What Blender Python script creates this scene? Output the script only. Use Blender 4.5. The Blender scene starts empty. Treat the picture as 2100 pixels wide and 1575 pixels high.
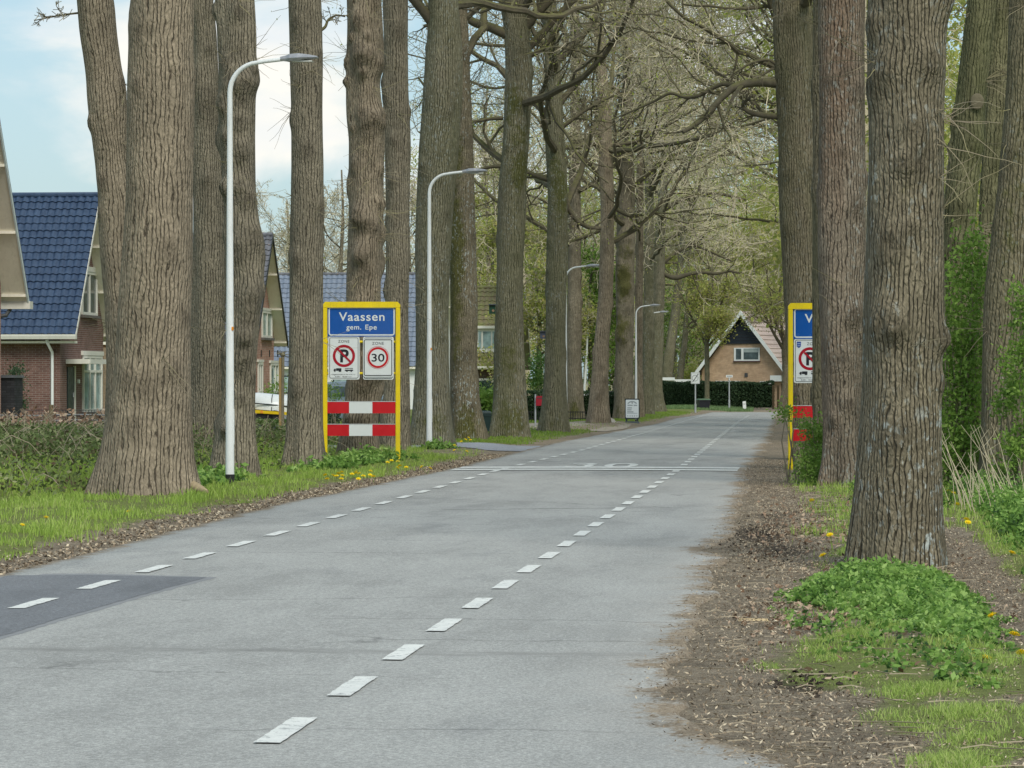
import bpy, math, random
import numpy as np
from mathutils import Vector, Matrix

# ------------------------------------------------------------------ scene + camera frame
scene = bpy.context.scene
COL = scene.collection
F_PX, CX, HY, EYE = 6600.0, 1050.0, 779.0, 1.52
TH = math.atan(617.0 / F_PX)
CT, ST = math.cos(TH), math.sin(TH)

def W(px, py, zc):
    """point of the place seen in the photo at (px, py) and zc metres ahead of the camera"""
    xc = (px - CX) / F_PX * zc
    return Vector((xc * CT - zc * ST, xc * ST + zc * CT, EYE - (py - HY) / F_PX * zc))
def G(px, py):
    return W(px, py, F_PX * EYE / (py - HY))
def PX(px, py, X):
    return W(px, py, X / (((px - CX) / F_PX) * CT - ST))
def PY(px, py, Y):
    return W(px, py, Y / (((px - CX) / F_PX) * ST + CT))

# ------------------------------------------------------------------ noise
def _hash(ix, iy, seed):
    h = (ix.astype(np.int64) * 374761393 + iy.astype(np.int64) * 668265263 + seed * 974711) & 0x7fffffff
    h = ((h ^ (h >> 13)) * 1274126177) & 0x7fffffff
    return ((h ^ (h >> 16)) & 0xffff) / 65535.0
def vnoise(x, y, seed=0):
    x = np.asarray(x, float); y = np.asarray(y, float)
    ix = np.floor(x); iy = np.floor(y); fx = x - ix; fy = y - iy
    fx = fx * fx * (3 - 2 * fx); fy = fy * fy * (3 - 2 * fy)
    a = _hash(ix, iy, seed); b = _hash(ix + 1, iy, seed); c = _hash(ix, iy + 1, seed); d = _hash(ix + 1, iy + 1, seed)
    return (a * (1 - fx) + b * fx) * (1 - fy) + (c * (1 - fx) + d * fx) * fy
def fbm(x, y, seed=0, o=3):
    s = 0; a = .5; t = 0
    for k in range(o):
        s = s + a * vnoise(np.asarray(x) * 2 ** k, np.asarray(y) * 2 ** k, seed + 17 * k); t += a; a *= .5
    return s / t
def sstep(a, b, x):
    t = np.clip((np.asarray(x, float) - a) / (b - a), 0, 1); return t * t * (3 - 2 * t)

# ------------------------------------------------------------------ objects
def tag(o, label=None, cat=None, group=None, kind=None):
    if label: o['label'] = label
    if cat: o['category'] = cat
    if group: o['group'] = group
    if kind: o['kind'] = kind
    return o
def thing(name, label, cat, loc=(0, 0, 0), rz=0, group=None):
    o = bpy.data.objects.new(name, None); COL.objects.link(o)
    o.location = loc; o.rotation_euler = (0, 0, rz); o.empty_display_size = .2
    return tag(o, label, cat, group)

def mesh_np(name, V, faces, mats, parent=None, smooth=False, attrs=None, uv=False, midx=None, local=False):
    """faces: list of int arrays (m,3) / (m,4).  With a parent, V is world space unless local is set."""
    V = np.asarray(V, float).reshape(-1, 3)
    if parent is not None and not local:
        M = np.array(wm(parent).inverted())
        V = V @ M[:3, :3].T + M[:3, 3]
    me = bpy.data.meshes.new(name)
    faces = [np.asarray(f, np.int32) for f in faces if len(f)]
    me.vertices.add(len(V)); me.vertices.foreach_set('co', V.astype(np.float32).ravel())
    loops = np.concatenate([f.ravel() for f in faces]); me.loops.add(len(loops)); me.loops.foreach_set('vertex_index', loops)
    cnt = np.concatenate([np.full(len(f), f.shape[1], np.int32) for f in faces])
    st = np.concatenate([[0], np.cumsum(cnt)[:-1]]).astype(np.int32)
    me.polygons.add(len(cnt)); me.polygons.foreach_set('loop_start', st); me.polygons.foreach_set('loop_total', cnt)
    me.polygons.foreach_set('use_smooth', np.full(len(cnt), bool(smooth)))
    if midx is not None: me.polygons.foreach_set('material_index', np.asarray(midx, np.int32))
    me.update(calc_edges=True)
    for k, a in (attrs or {}).items():
        at = me.attributes.new(k, 'FLOAT', 'POINT'); at.data.foreach_set('value', np.asarray(a, np.float32))
    if uv:
        ul = me.uv_layers.new(name='UVMap'); out = np.zeros((len(loops), 2), np.float32)
        for p in me.polygons:
            n = p.normal
            t = Vector((-n.y, n.x, 0))
            if t.length < .1: t = Vector((1, 0, 0))
            t.normalize(); b = n.cross(t)
            for li in p.loop_indices:
                c = V[loops[li]]; out[li] = (c[0] * t.x + c[1] * t.y + c[2] * t.z, c[0] * b.x + c[1] * b.y + c[2] * b.z)
        ul.data.foreach_set('uv', out.ravel())
    for m in (mats if isinstance(mats, (list, tuple)) else [mats]): me.materials.append(m)
    o = bpy.data.objects.new(name, me); COL.objects.link(o)
    if parent is not None: o.parent = parent
    return o
def wm(o):
    m = Matrix.LocRotScale(o.location, o.rotation_euler, None)
    return wm(o.parent) @ m if o.parent else m

class MB:
    """collects shapes of one material into one mesh"""
    def __init__(s): s.v = []; s.q = []; s.t = []; s.n = 0
    def add(s, V, q=(), t=()):
        V = np.asarray(V, float).reshape(-1, 3)
        if len(q): s.q.append(np.asarray(q, int) + s.n)
        if len(t): s.t.append(np.asarray(t, int) + s.n)
        s.v.append(V); s.n += len(V); return s
    def box(s, x0, x1, y0, y1, z0, z1):
        return s.hexa([(x0, y0, z0), (x1, y0, z0), (x1, y1, z0), (x0, y1, z0), (x0, y0, z1), (x1, y0, z1), (x1, y1, z1), (x0, y1, z1)])
    def hexa(s, p):
        return s.add(p, [(0, 3, 2, 1), (4, 5, 6, 7), (0, 1, 5, 4), (1, 2, 6, 5), (2, 3, 7, 6), (3, 0, 4, 7)])
    def bbox(s, x0, x1, y0, y1, z0, z1, b=.01):
        """box with bevelled upright edges and top"""
        pr = [(x0 + b, y0), (x1 - b, y0), (x1, y0 + b), (x1, y1 - b), (x1 - b, y1), (x0 + b, y1), (x0, y1 - b), (x0, y0 + b)]
        cx, cy = (x0 + x1) / 2, (y0 + y1) / 2
        lo = [(x, y, z0) for x, y in pr]; mi = [(x, y, z1 - b) for x, y in pr]
        hi = [(x - math.copysign(b, x - cx), y - math.copysign(b, y - cy), z1) for x, y in pr]
        q = []
        for r in (0, 8):
            for i in range(8): q.append((r + i, r + (i + 1) % 8, r + 8 + (i + 1) % 8, r + 8 + i))
        s.add(lo + mi + hi, q)
        return s.fan([hi[i] for i in range(8)])
    def fan(s, pts):
        c = np.mean(np.asarray(pts, float), axis=0); n = len(pts)
        return s.add([tuple(c)] + list(pts), (), [(0, 1 + i, 1 + (i + 1) % n) for i in range(n)])
    def prism(s, prof, axis, a, b):
        """prof: 2-D points; axis 'x': prof=(y,z) swept x a..b ; 'y': prof=(x,z) ; 'z': prof=(x,y)"""
        f = {'x': lambda p, k: (k, p[0], p[1]), 'y': lambda p, k: (p[0], k, p[1]), 'z': lambda p, k: (p[0], p[1], k)}[axis]
        n = len(prof); A = [f(p, a) for p in prof]; B = [f(p, b) for p in prof]
        s.add(A + B, [(i, (i + 1) % n, n + (i + 1) % n, n + i) for i in range(n)])
        s.fan(A[::-1]); return s.fan(B)
    def tube(s, pts, rad, n=8, cap=True):
        P = np.asarray([tuple(p) for p in pts], float); k = len(P)
        R = np.broadcast_to(np.asarray(rad, float), (k,))
        T = np.gradient(P, axis=0); T /= np.linalg.norm(T, axis=1, keepdims=True) + 1e-9
        ref = np.array([.31, .95, .07]) if abs(T[:, 1]).mean() < .8 else np.array([.95, .1, .3])
        U = np.cross(T, ref); U /= np.linalg.norm(U, axis=1, keepdims=True) + 1e-9
        Bn = np.cross(T, U); a = np.arange(n) * 2 * math.pi / n
        V = P[:, None] + R[:, None, None] * (np.cos(a)[None, :, None] * U[:, None] + np.sin(a)[None, :, None] * Bn[:, None])
        i = np.arange(k - 1)[:, None] * n; j = np.arange(n)[None]; j2 = (j + 1) % n
        q = np.stack([i + j, i + j2, i + n + j2, i + n + j], -1).reshape(-1, 4)
        s.add(V.reshape(-1, 3), q)
        if cap: s.fan(V[0][::-1]); s.fan(V[-1])
        return s
    def disc(s, c, r, y, n=40, r0=0, a0=0, a1=2 * math.pi):
        """flat ring/disc in the xz plane at depth y"""
        a = np.linspace(a0, a1, n + 1)
        o = [(c[0] + r * math.cos(t), y, c[1] + r * math.sin(t)) for t in a]
        i = [(c[0] + r0 * math.cos(t), y, c[1] + r0 * math.sin(t)) for t in a]
        return s.add(o + i, [(k, k + 1, n + 1 + k + 1, n + 1 + k) for k in range(n)])
    def ball(s, c, r, sx=1, sy=1, sz=1, n=10, m=7):
        V = []; q = []
        for i in range(m + 1):
            ph = math.pi * i / m
            for j in range(n):
                t = 2 * math.pi * j / n
                V.append((c[0] + r * sx * math.sin(ph) * math.cos(t), c[1] + r * sy * math.sin(ph) * math.sin(t), c[2] + r * sz * math.cos(ph)))
        for i in range(m):
            for j in range(n): q.append((i * n + j, (i + 1) * n + j, (i + 1) * n + (j + 1) % n, i * n + (j + 1) % n))
        return s.add(V, q)
    def rrect(s, x0, x1, z0, z1, r, y, w=None, n=5):
        """rounded rectangle (w None) or rounded frame line of width w, in xz at depth y"""
        def ring(d):
            pts = []
            rr = max(r - d, .002)
            for cx, cz, a in ((x1 - d - rr, z1 - d - rr, 0), (x0 + d + rr, z1 - d - rr, 90), (x0 + d + rr, z0 + d + rr, 180), (x1 - d - rr, z0 + d + rr, 270)):
                for k in range(n + 1):
                    t = math.radians(a + 90 * k / n); pts.append((cx + rr * math.cos(t), y, cz + rr * math.sin(t)))
            return pts
        A = ring(0)
        if w is None: return s.fan(A[::-1])
        B = ring(w); k = len(A)
        return s.add(A + B, [(i, i + k, (i + 1) % k + k, (i + 1) % k) for i in range(k)])
    def rplate(s, x0, x1, z0, z1, r, y0, y1):
        s.rrect(x0, x1, z0, z1, r, y0); k = len(s.v[-1]) - 1; A = s.v[-1][1:]
        B = A.copy(); B[:, 1] = y1
        s.add(np.concatenate([A, B]), [(i, i + k, (i + 1) % k + k, (i + 1) % k) for i in range(k)])
        return s.fan(B[::-1])
    def text(s, body, cx, z0, width, height, y, off=0.0, axis='xz', sp=1.0):
        cu = bpy.data.curves.new('lettering', 'FONT'); cu.body = body; cu.offset = off; cu.space_character = sp
        ob = bpy.data.objects.new('lettering', cu); COL.objects.link(ob)
        dg = bpy.context.evaluated_depsgraph_get(); dg.update()
        me = bpy.data.meshes.new_from_object(ob.evaluated_get(dg))
        V = np.zeros(len(me.vertices) * 3); me.vertices.foreach_get('co', V); V = V.reshape(-1, 3)
        me.calc_loop_triangles(); T = np.zeros(len(me.loop_triangles) * 3, np.int32); me.loop_triangles.foreach_get('vertices', T)
        bpy.data.objects.remove(ob); bpy.data.curves.remove(cu); bpy.data.meshes.remove(me)
        x0, x1 = V[:, 0].min(), V[:, 0].max(); hcap = .69
        X = (V[:, 0] - (x0 + x1) / 2) / (x1 - x0) * width + cx; Z = V[:, 1] / hcap * height + z0
        if axis == 'xz': P = np.stack([X, np.full(len(X), y), Z], 1)
        else: P = np.stack([X, Z, np.full(len(X), y)], 1)
        return s.add(P, (), T.reshape(-1, 3))
    def build(s, name, m, parent=None, smooth=False, uv=False, local=False, attrs=None):
        return mesh_np(name, np.concatenate(s.v), [np.concatenate(s.q) if s.q else [], np.concatenate(s.t) if s.t else []], m, parent, smooth, attrs, uv, None, local)

# ------------------------------------------------------------------ materials
class N:
    def __init__(s, name, rough=.8, spec=.3):
        s.m = bpy.data.materials.new(name); s.m.use_nodes = True; s.nt = s.m.node_tree
        s.b = s.nt.nodes['Principled BSDF']; s.out = s.nt.nodes['Material Output']
        s.b.inputs['Roughness'].default_value = rough; s.b.inputs['Specular IOR Level'].default_value = spec
    def n(s, t, **kw):
        nd = s.nt.nodes.new(t)
        for k, v in kw.items():
            if k[0] == '_': setattr(nd, k[1:], v)
            else: s.set(nd.inputs[int(k[1:])] if k[0] == 'i' and k[1:].isdigit() else nd.inputs[k.replace('__', ' ')], v)
        return nd
    def set(s, sock, v):
        if isinstance(v, bpy.types.NodeSocket): s.nt.links.new(v, sock)
        elif isinstance(v, bpy.types.Node): s.nt.links.new(v.outputs[0], sock)
        else:
            if isinstance(v, tuple) and len(v) == 3 and sock.type == 'RGBA': v = v + (1,)
            sock.default_value = v
    def math(s, op, a, b=0.0, c=None, clamp=False):
        nd = s.n('ShaderNodeMath', _operation=op, _use_clamp=clamp, i0=a, i1=b)
        if c is not None: s.set(nd.inputs[2], c)
        return nd.outputs[0]
    def vmath(s, op, a, b):
        return s.n('ShaderNodeVectorMath', _operation=op, i0=a, i1=b).outputs[0]
    def obj(s): return s.n('ShaderNodeTexCoord').outputs['Object']
    def uv(s): return s.n('ShaderNodeTexCoord').outputs['UV']
    def scale(s, v, sc): return s.vmath('MULTIPLY', v, sc)
    def noise(s, v, sc, det=4, rough=.6, dist=0.0):
        return s.n('ShaderNodeTexNoise', Vector=v, Scale=sc, Detail=det, Roughness=rough, Distortion=dist)
    def ramp(s, f, stops):
        nd = s.n('ShaderNodeValToRGB', Fac=f); e = nd.color_ramp.elements
        while len(e) < len(stops): e.new(.5)
        for k, (p, c) in enumerate(stops):
            e[k].position = p; e[k].color = (tuple(c) if isinstance(c, (tuple, list)) else (c, c, c)) + (1,)
        return nd.outputs[0]
    def mix(s, f, a, b, mode='MIX'):
        nd = s.n('ShaderNodeMix', _data_type='RGBA', _blend_type=mode)
        s.set(nd.inputs[0], f); s.set(nd.inputs[6], a); s.set(nd.inputs[7], b); return nd.outputs[2]
    def attr(s, name): return s.n('ShaderNodeAttribute', _attribute_name=name).outputs['Fac']
    def base(s, c): s.set(s.b.inputs['Base Color'], c); return s
    def bump(s, h, strength=.5, dist=.02):
        nd = s.n('ShaderNodeBump', Strength=strength, Distance=dist, Height=h); s.set(s.b.inputs['Normal'], nd.outputs[0]); return s

def plain(name, c, rough=.6, spec=.3, var=.12, sc=6.0, metal=0, dirt=0.0):
    """paint or plastic: slightly uneven colour, optional grime"""
    k = N(name, rough, spec); o = k.obj()
    n1 = k.noise(o, sc, 5).outputs[0]
    f = k.n('ShaderNodeMapRange', Value=n1, i1=.3, i2=.7, i3=1 - var, i4=1 + var * .4).outputs[0]
    col = k.n('ShaderNodeVectorMath', _operation='SCALE', i0=c, Scale=f).outputs[0]
    if dirt:
        g = k.ramp(k.noise(k.scale(o, (3, 3, .6)), 4, 6, .7).outputs[0], [(.5, 0.), (.75, dirt)])
        col = k.mix(g, col, (.12, .11, .08))
    k.base(col); k.b.inputs['Metallic'].default_value = metal
    k.set(k.b.inputs['Roughness'], k.n('ShaderNodeMapRange', Value=n1, i1=.3, i2=.7, i3=max(rough - .12, .05), i4=rough + .1).outputs[0])
    return k.m

def bark(name, lo, hi, sc=15., moss=0., lichen=0., green=0., depth=.024, tint=None):
    k = N(name, .92, .15); o = k.obj()
    rnd = k.n('ShaderNodeObjectInfo').outputs['Random']
    off = k.n('ShaderNodeCombineXYZ', X=k.math('MULTIPLY', rnd, 37.), Y=k.math('MULTIPLY', rnd, 91.), Z=k.math('MULTIPLY', rnd, 53.)).outputs[0]
    p = k.vmath('ADD', o, off)
    w1 = k.noise(k.scale(p, (1, 1, .7)), 2.6, 3, .5).outputs[1]
    w2 = k.noise(k.scale(p, (1, 1, .5)), 11, 2, .5).outputs[1]
    wob = k.vmath('ADD', k.scale(k.vmath('SUBTRACT', w1, (.5, .5, .5)), (.16, .16, .1)), k.scale(k.vmath('SUBTRACT', w2, (.5, .5, .5)), (.06, .06, .03)))
    arc = k.attr('arc'); zz = k.n('ShaderNodeSeparateXYZ', i0=o).outputs[2]
    q = k.n('ShaderNodeCombineXYZ', X=k.math('ADD', arc, k.math('MULTIPLY', rnd, 50.)), Y=zz, Z=k.math('MULTIPLY', rnd, 9.)).outputs[0]
    na = k.noise(k.scale(q, (2.4, .55, 1)), 1.0, 2, .5).outputs[0]; nb = k.noise(k.scale(q, (9., 2.6, 1)), 1.0, 2.5, .55).outputs[0]; nc_ = k.noise(k.scale(q, (24., 7., 1)), 1.0, 2, .5).outputs[0]
    wv = 2 * math.pi / (.70 / sc)
    ph = k.math('ADD', k.math('MULTIPLY', arc, wv), k.math('ADD', k.math('MULTIPLY', na, 26.), k.math('ADD', k.math('MULTIPLY', nb, 12.), k.math('MULTIPLY', nc_, 4.2))))
    rid = k.math('ABSOLUTE', k.math('SINE', k.math('MULTIPLY', ph, .5)))
    brk = k.noise(k.scale(q, (30., 5.5, 1)), 1.0, 3, .6).outputs[0]                       # ridges that bridge the furrows
    e1 = k.n('ShaderNodeMapRange', _interpolation_type='SMOOTHSTEP', Value=k.math('ADD', rid, k.math('MULTIPLY', k.math('MAXIMUM', k.math('SUBTRACT', brk, .52), 0.), 3.0)), i1=.0, i2=.60).outputs[0]
    v2 = k.n('ShaderNodeTexVoronoi', _feature='DISTANCE_TO_EDGE', Vector=k.scale(k.vmath('ADD', p, wob), (sc * 1.7, sc * 1.7, sc * .62)), Scale=1.0, Randomness=1.0).outputs['Distance']
    e2 = k.n('ShaderNodeMapRange', _interpolation_type='SMOOTHSTEP', Value=v2, i1=.0, i2=.3).outputs[0]
    fine = k.noise(k.scale(p, (1, 1, .3)), 60, 4, .7).outputs[0]
    h = k.math('ADD', k.math('MULTIPLY', e1, .62), k.math('ADD', k.math('MULTIPLY', k.math('MULTIPLY', e2, e1), .34), k.math('MULTIPLY', fine, .2)))
    big = k.noise(p, 1.3, 4, .6).outputs[0]
    mid = tuple(a * .45 + b * .55 for a, b in zip(lo, hi))
    col = k.ramp(k.math('MULTIPLY', h, .9), [(.10, lo), (.45, mid), (.9, hi)])
    col = k.mix(.8, col, k.ramp(big, [(.3, .78), (.5, .98), (.72, 1.2)]), 'MULTIPLY'); col = k.mix(.7, col, k.ramp(k.noise(p, 6, 4, .65).outputs[0], [(.3, .75), (.7, 1.2)]), 'MULTIPLY')
    if tint: col = k.mix(k.ramp(k.noise(k.scale(p, (1, 1, .35)), .9, 3).outputs[0], [(.45, 0.), (.62, .7)]), col, tint, 'MULTIPLY')
    kn = k.attr('knot'); col = k.mix(k.math('MULTIPLY', kn, .9, clamp=True), col, k.ramp(fine, [(.3, tuple(c * .5 for c in lo)), (.7, tuple(c * .8 for c in hi))]))
    ms = k.attr('moss')
    mn = k.noise(p, 5, 6, .75).outputs[0]
    mf = k.math('MULTIPLY', k.n('ShaderNodeMapRange', _interpolation_type='SMOOTHSTEP', Value=k.math('ADD', mn, k.math('MULTIPLY', ms, .45)), i1=.70, i2=.97).outputs[0], .8)
    col = k.mix(mf, col, k.ramp(fine, [(.3, (.035, .04, .008)), (.7, (.13, .13, .03))]))
    if green:
        gf = k.ramp(k.noise(k.scale(p, (1, 1, .3)), 1.1, 4).outputs[0], [(.35, 0.), (.7, green)]); col = k.mix(gf, col, (.10, .115, .045))
    if lichen:
        lf = k.ramp(k.noise(k.scale(p, (1, 1, .6)), 17, 4, .6).outputs[0], [(.56, 0.), (.62, lichen)])
        zone = k.ramp(k.noise(k.scale(p, (1, 1, .45)), 1.5, 3).outputs[0], [(.42, 0.), (.6, 1.)])
        lf = k.math('MULTIPLY', k.math('MULTIPLY', lf, zone), e1)
        col = k.mix(lf, col, k.ramp(fine, [(.3, (.26, .29, .27)), (.7, (.46, .5, .48))]))
    k.base(col); k.bump(h, 1.0, depth)
    return k.m

def foliage(name, cols, trans=.35, rough=.6):
    k = N(name, rough, .25)
    c = k.ramp(k.attr('shade'), [(i / max(len(cols) - 1, 1), q) for i, q in enumerate(cols)])
    k.base(c)
    tr = k.n('ShaderNodeBsdfTranslucent', Color=c)
    mx = k.n('ShaderNodeMixShader', i0=trans, i1=k.b.outputs[0], i2=tr.outputs[0])
    k.nt.links.new(mx.outputs[0], k.out.inputs[0]); return k.m

def brick(name, c1, c2, mortar, w=.21, h=.0625):
    k = N(name, .9, .2); u = k.uv()
    b = k.n('ShaderNodeTexBrick', Vector=u, Color1=c1, Color2=c2, Mortar=mortar, Scale=1.0, Mortar__Size=.006, Mortar__Smooth=.2, Bias=0.0, Brick__Width=w, Row__Height=h)
    n = k.noise(u, 3, 5).outputs[0]
    col = k.mix(.7, b.outputs[0], k.ramp(n, [(.3, .7), (.7, 1.25)]), 'MULTIPLY')
    k.base(col); k.bump(k.math('ADD', k.math('MULTIPLY', b.outputs[1], -1.), k.math('MULTIPLY', k.noise(u, 90, 3).outputs[0], .4)), .6, .008); return k.m

def glass(name, tint=(.03, .04, .05)):
    k = N(name, .06, .32); o = k.obj()
    k.base(k.ramp(k.noise(o, 1.7, 3).outputs[0], [(.35, tint), (.65, tuple(c * 2.6 for c in tint))])); return k.m

# ------------------------------------------------------------------ camera, sun, sky
cam_d = bpy.data.cameras.new('camera'); cam = bpy.data.objects.new('camera', cam_d); COL.objects.link(cam)
cam_d.sensor_width = 36; cam_d.lens = 36 * F_PX / 2100.0; cam_d.clip_start = .5; cam_d.clip_end = 3000
cam_d.shift_y = -8.5 / 2100.0
cam.location = (0, 0, EYE); cam.rotation_euler = (math.radians(90), 0, TH)
scene.camera = cam
SUN_EL, SUN_AZ = math.radians(48), math.radians(155)      # azimuth clockwise from +Y
sd = bpy.data.lights.new('sun', 'SUN'); sd.energy = 2.8; sd.angle = math.radians(24); sd.color = (1, .94, .83)
sun = bpy.data.objects.new('sun', sd); COL.objects.link(sun)
v = Vector((math.sin(SUN_AZ) * math.cos(SUN_EL), math.cos(SUN_AZ) * math.cos(SUN_EL), math.sin(SUN_EL)))
sun.rotation_euler = v.to_track_quat('Z', 'Y').to_euler(); sun.location = v * 200
wd = bpy.data.worlds.new('World'); scene.world = wd; wd.use_nodes = True
nt = wd.node_tree; nt.nodes.clear()
def wn(t, **kw):
    nd = nt.nodes.new(t)
    for k, val in kw.items():
        if k[0] == '_': setattr(nd, k[1:], val)
        else:
            so = nd.inputs[int(k[1:])] if k[0] == 'i' and k[1:].isdigit() else nd.inputs[k]
            if isinstance(val, bpy.types.NodeSocket): nt.links.new(val, so)
            else: so.default_value = val
    return nd
sky = wn('ShaderNodeTexSky', _sky_type='NISHITA', _sun_disc=False, _sun_elevation=SUN_EL, _sun_rotation=SUN_AZ, _air_density=1.0, _dust_density=1.6, _ozone_density=1.2)
gen = wn('ShaderNodeTexCoord').outputs['Generated']
st = wn('ShaderNodeVectorMath', _operation='MULTIPLY', i0=gen, i1=(1, 1, 2.3)).outputs[0]
cn = wn('ShaderNodeTexNoise', Vector=st, Scale=11.0, Detail=7.0, Roughness=.52, Distortion=.25)
cn2 = wn('ShaderNodeTexNoise', Vector=st, Scale=4.0, Detail=3.0, Roughness=.5)
cs = wn('ShaderNodeMath', _operation='ADD', i0=cn.outputs[0], i1=cn2.outputs[0]).outputs[0]
cf = wn('ShaderNodeMapRange', _interpolation_type='SMOOTHSTEP', Value=cs, i1=1.0, i2=1.2).outputs[0]
shade = wn('ShaderNodeValToRGB', Fac=wn('ShaderNodeTexNoise', Vector=st, Scale=24.0, Detail=4.0).outputs[0])
shade.color_ramp.elements[0].position = .35; shade.color_ramp.elements[0].color = (6.6, 7.0, 7.2, 1)
shade.color_ramp.elements[1].position = .62; shade.color_ramp.elements[1].color = (7.9, 7.75, 7.2, 1)
veil = wn('ShaderNodeMix', _data_type='RGBA', i0=.45, i6=sky.outputs[0], i7=(4.3, 6.3, 7.1, 1)).outputs[2]
mixs = wn('ShaderNodeMix', _data_type='RGBA', i0=cf, i6=veil, i7=shade.outputs[0]).outputs[2]
bg = wn('ShaderNodeBackground', Color=mixs, Strength=.13)
wo = wn('ShaderNodeOutputWorld'); nt.links.new(bg.outputs[0], wo.inputs[0])
scene.view_settings.view_transform = 'Standard'; scene.view_settings.look = 'None'; scene.view_settings.exposure = 0
scene.cycles.max_bounces = 6; scene.cycles.transparent_max_bounces = 4

# ------------------------------------------------------------------ trees
BARK_WARM = bark('warm_brown_bark', (.070, .056, .040), (.31, .258, .187), 12.5)
BARK_GREY = bark('grey_brown_bark', (.064, .056, .042), (.26, .228, .168), 14.)
BARK_OLIVE = bark('olive_bark', (.052, .048, .033), (.235, .215, .152), 13.5, green=.4, lichen=.45)
BARK_LICHEN = bark('lichen_bark', (.036, .030, .020), (.225, .195, .135), 18., lichen=.95, depth=.026)
BARK_RED = bark('reddish_bark', (.048, .038, .029), (.245, .205, .155), 14., lichen=.5, tint=(1.0, .80, .72))
BARK_SHADE = bark('shaded_olive_bark', (.042, .035, .024), (.215, .182, .125), 13.5, green=.4, lichen=.3)  # olive bark toned down, right-hand shade painted into its colour
BARK_GREEN = bark('green_bark', (.036, .035, .018), (.20, .185, .108), 11.5, green=.55)

def twig_mat(name, c, top):
    k = N(name, .9, .15); o = k.obj()
    n = k.noise(o, 1.2, 4).outputs[0]; nz = k.n('ShaderNodeSeparateXYZ', i0=k.n('ShaderNodeNewGeometry').outputs['Normal']).outputs[2]
    f = k.math('MULTIPLY', k.n('ShaderNodeMapRange', Value=nz, i1=-.1, i2=.8).outputs[0], k.ramp(n, [(.38, 0.), (.6, .8)]))
    col = k.mix(.6, c, k.ramp(k.noise(o, 9, 4).outputs[0], [(.3, .6), (.7, 1.35)]), 'MULTIPLY')
    k.base(k.mix(f, col, top)); return k.m
TWIG_LIMB = twig_mat('limb_bark', (.105, .092, .066), (.15, .155, .05)); TWIG = twig_mat('branch_bark', (.24, .205, .15), (.29, .28, .11))
TWIG_FAR = twig_mat('hazed_branch_bark', (.50, .44, .34), (.48, .47, .25))  # far branches coloured paler, aerial haze and brightness painted in
TWIG_DARK = twig_mat('dark_branch_bark', (.11, .092, .066), (.16, .155, .055))
TWIG_PALE = plain('dry_twig', (.34, .29, .21), .9, .1)
LEAF_SPRING = foliage('spring_leaf', [(.25, .31, .06), (.37, .42, .10), (.46, .48, .15), (.46, .39, .14)], .5)
LEAF_FRESH = foliage('fresh_leaf', [(.11, .20, .035), (.19, .32, .055), (.30, .43, .10)], .45)
LEAF_BUSH = foliage('bush_leaf', [(.055, .12, .028), (.10, .20, .045), (.16, .28, .065), (.24, .35, .10)], .4)
LEAF_DARK = foliage('dark_leaf', [(.022, .045, .022), (.04, .08, .036), (.075, .125, .055)], .2)

def rvec(rng): 
    while True:
        q = Vector((rng.uniform(-1, 1), rng.uniform(-1, 1), rng.uniform(-1, 1)))
        if .05 < q.length < 1: return q
def grow(out, tips, p, d, r, L, lvl, mx, rng, P):
    n = max(4, int(L / P['seg'][min(lvl, len(P['seg']) - 1)])); st = L / n
    pts = [p.copy()]; rad = [r]; dirs = [d.copy()]
    wig = P['wig'] * (1 + .25 * lvl)
    zig = rvec(rng) * .34
    for i in range(n):
        zig = -zig * rng.uniform(.5, 1.25) + rvec(rng) * .12
        d = (d + zig + rvec(rng) * wig + Vector((0, 0, P['up'] * (1 if lvl < 2 else .6))) + P.get('pull', Vector((0, 0, 0)))).normalized()
        p = p + d * st; pts.append(p.copy()); dirs.append(d.copy()); rad.append(max(r * (1 - .72 * (i + 1) / n), P['rmin']))
    out.append((pts, rad, 7 if lvl == 0 else 5 if lvl == 1 else 3))
    spawn(out, tips, pts, rad, dirs, L, lvl, mx, rng, P)
def spawn(out, tips, pts, rad, dirs, L, lvl, mx, rng, P):
    if lvl >= mx: tips.append(pts[-1]); tips.append(pts[len(pts) // 2]); return
    nc = P['kids'][min(lvl, len(P['kids']) - 1)]
    for c in range(nc):
        t = P.get('t0', .22) + (1 - P.get('t0', .22)) * (c + rng.random()) / nc; i = min(int(t * (len(pts) - 1)), len(pts) - 2)
        ax = dirs[i].cross(rvec(rng)).normalized(); a = math.radians(rng.uniform(32, 74))
        nd = (dirs[i] * math.cos(a) + ax * math.sin(a)).normalized()
        grow(out, tips, pts[i], nd, max(rad[i] * rng.uniform(.34, .58), P['rmin']), L * rng.uniform(.38, .66) * (1.15 - .4 * t), lvl + 1, mx, rng, P)

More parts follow.
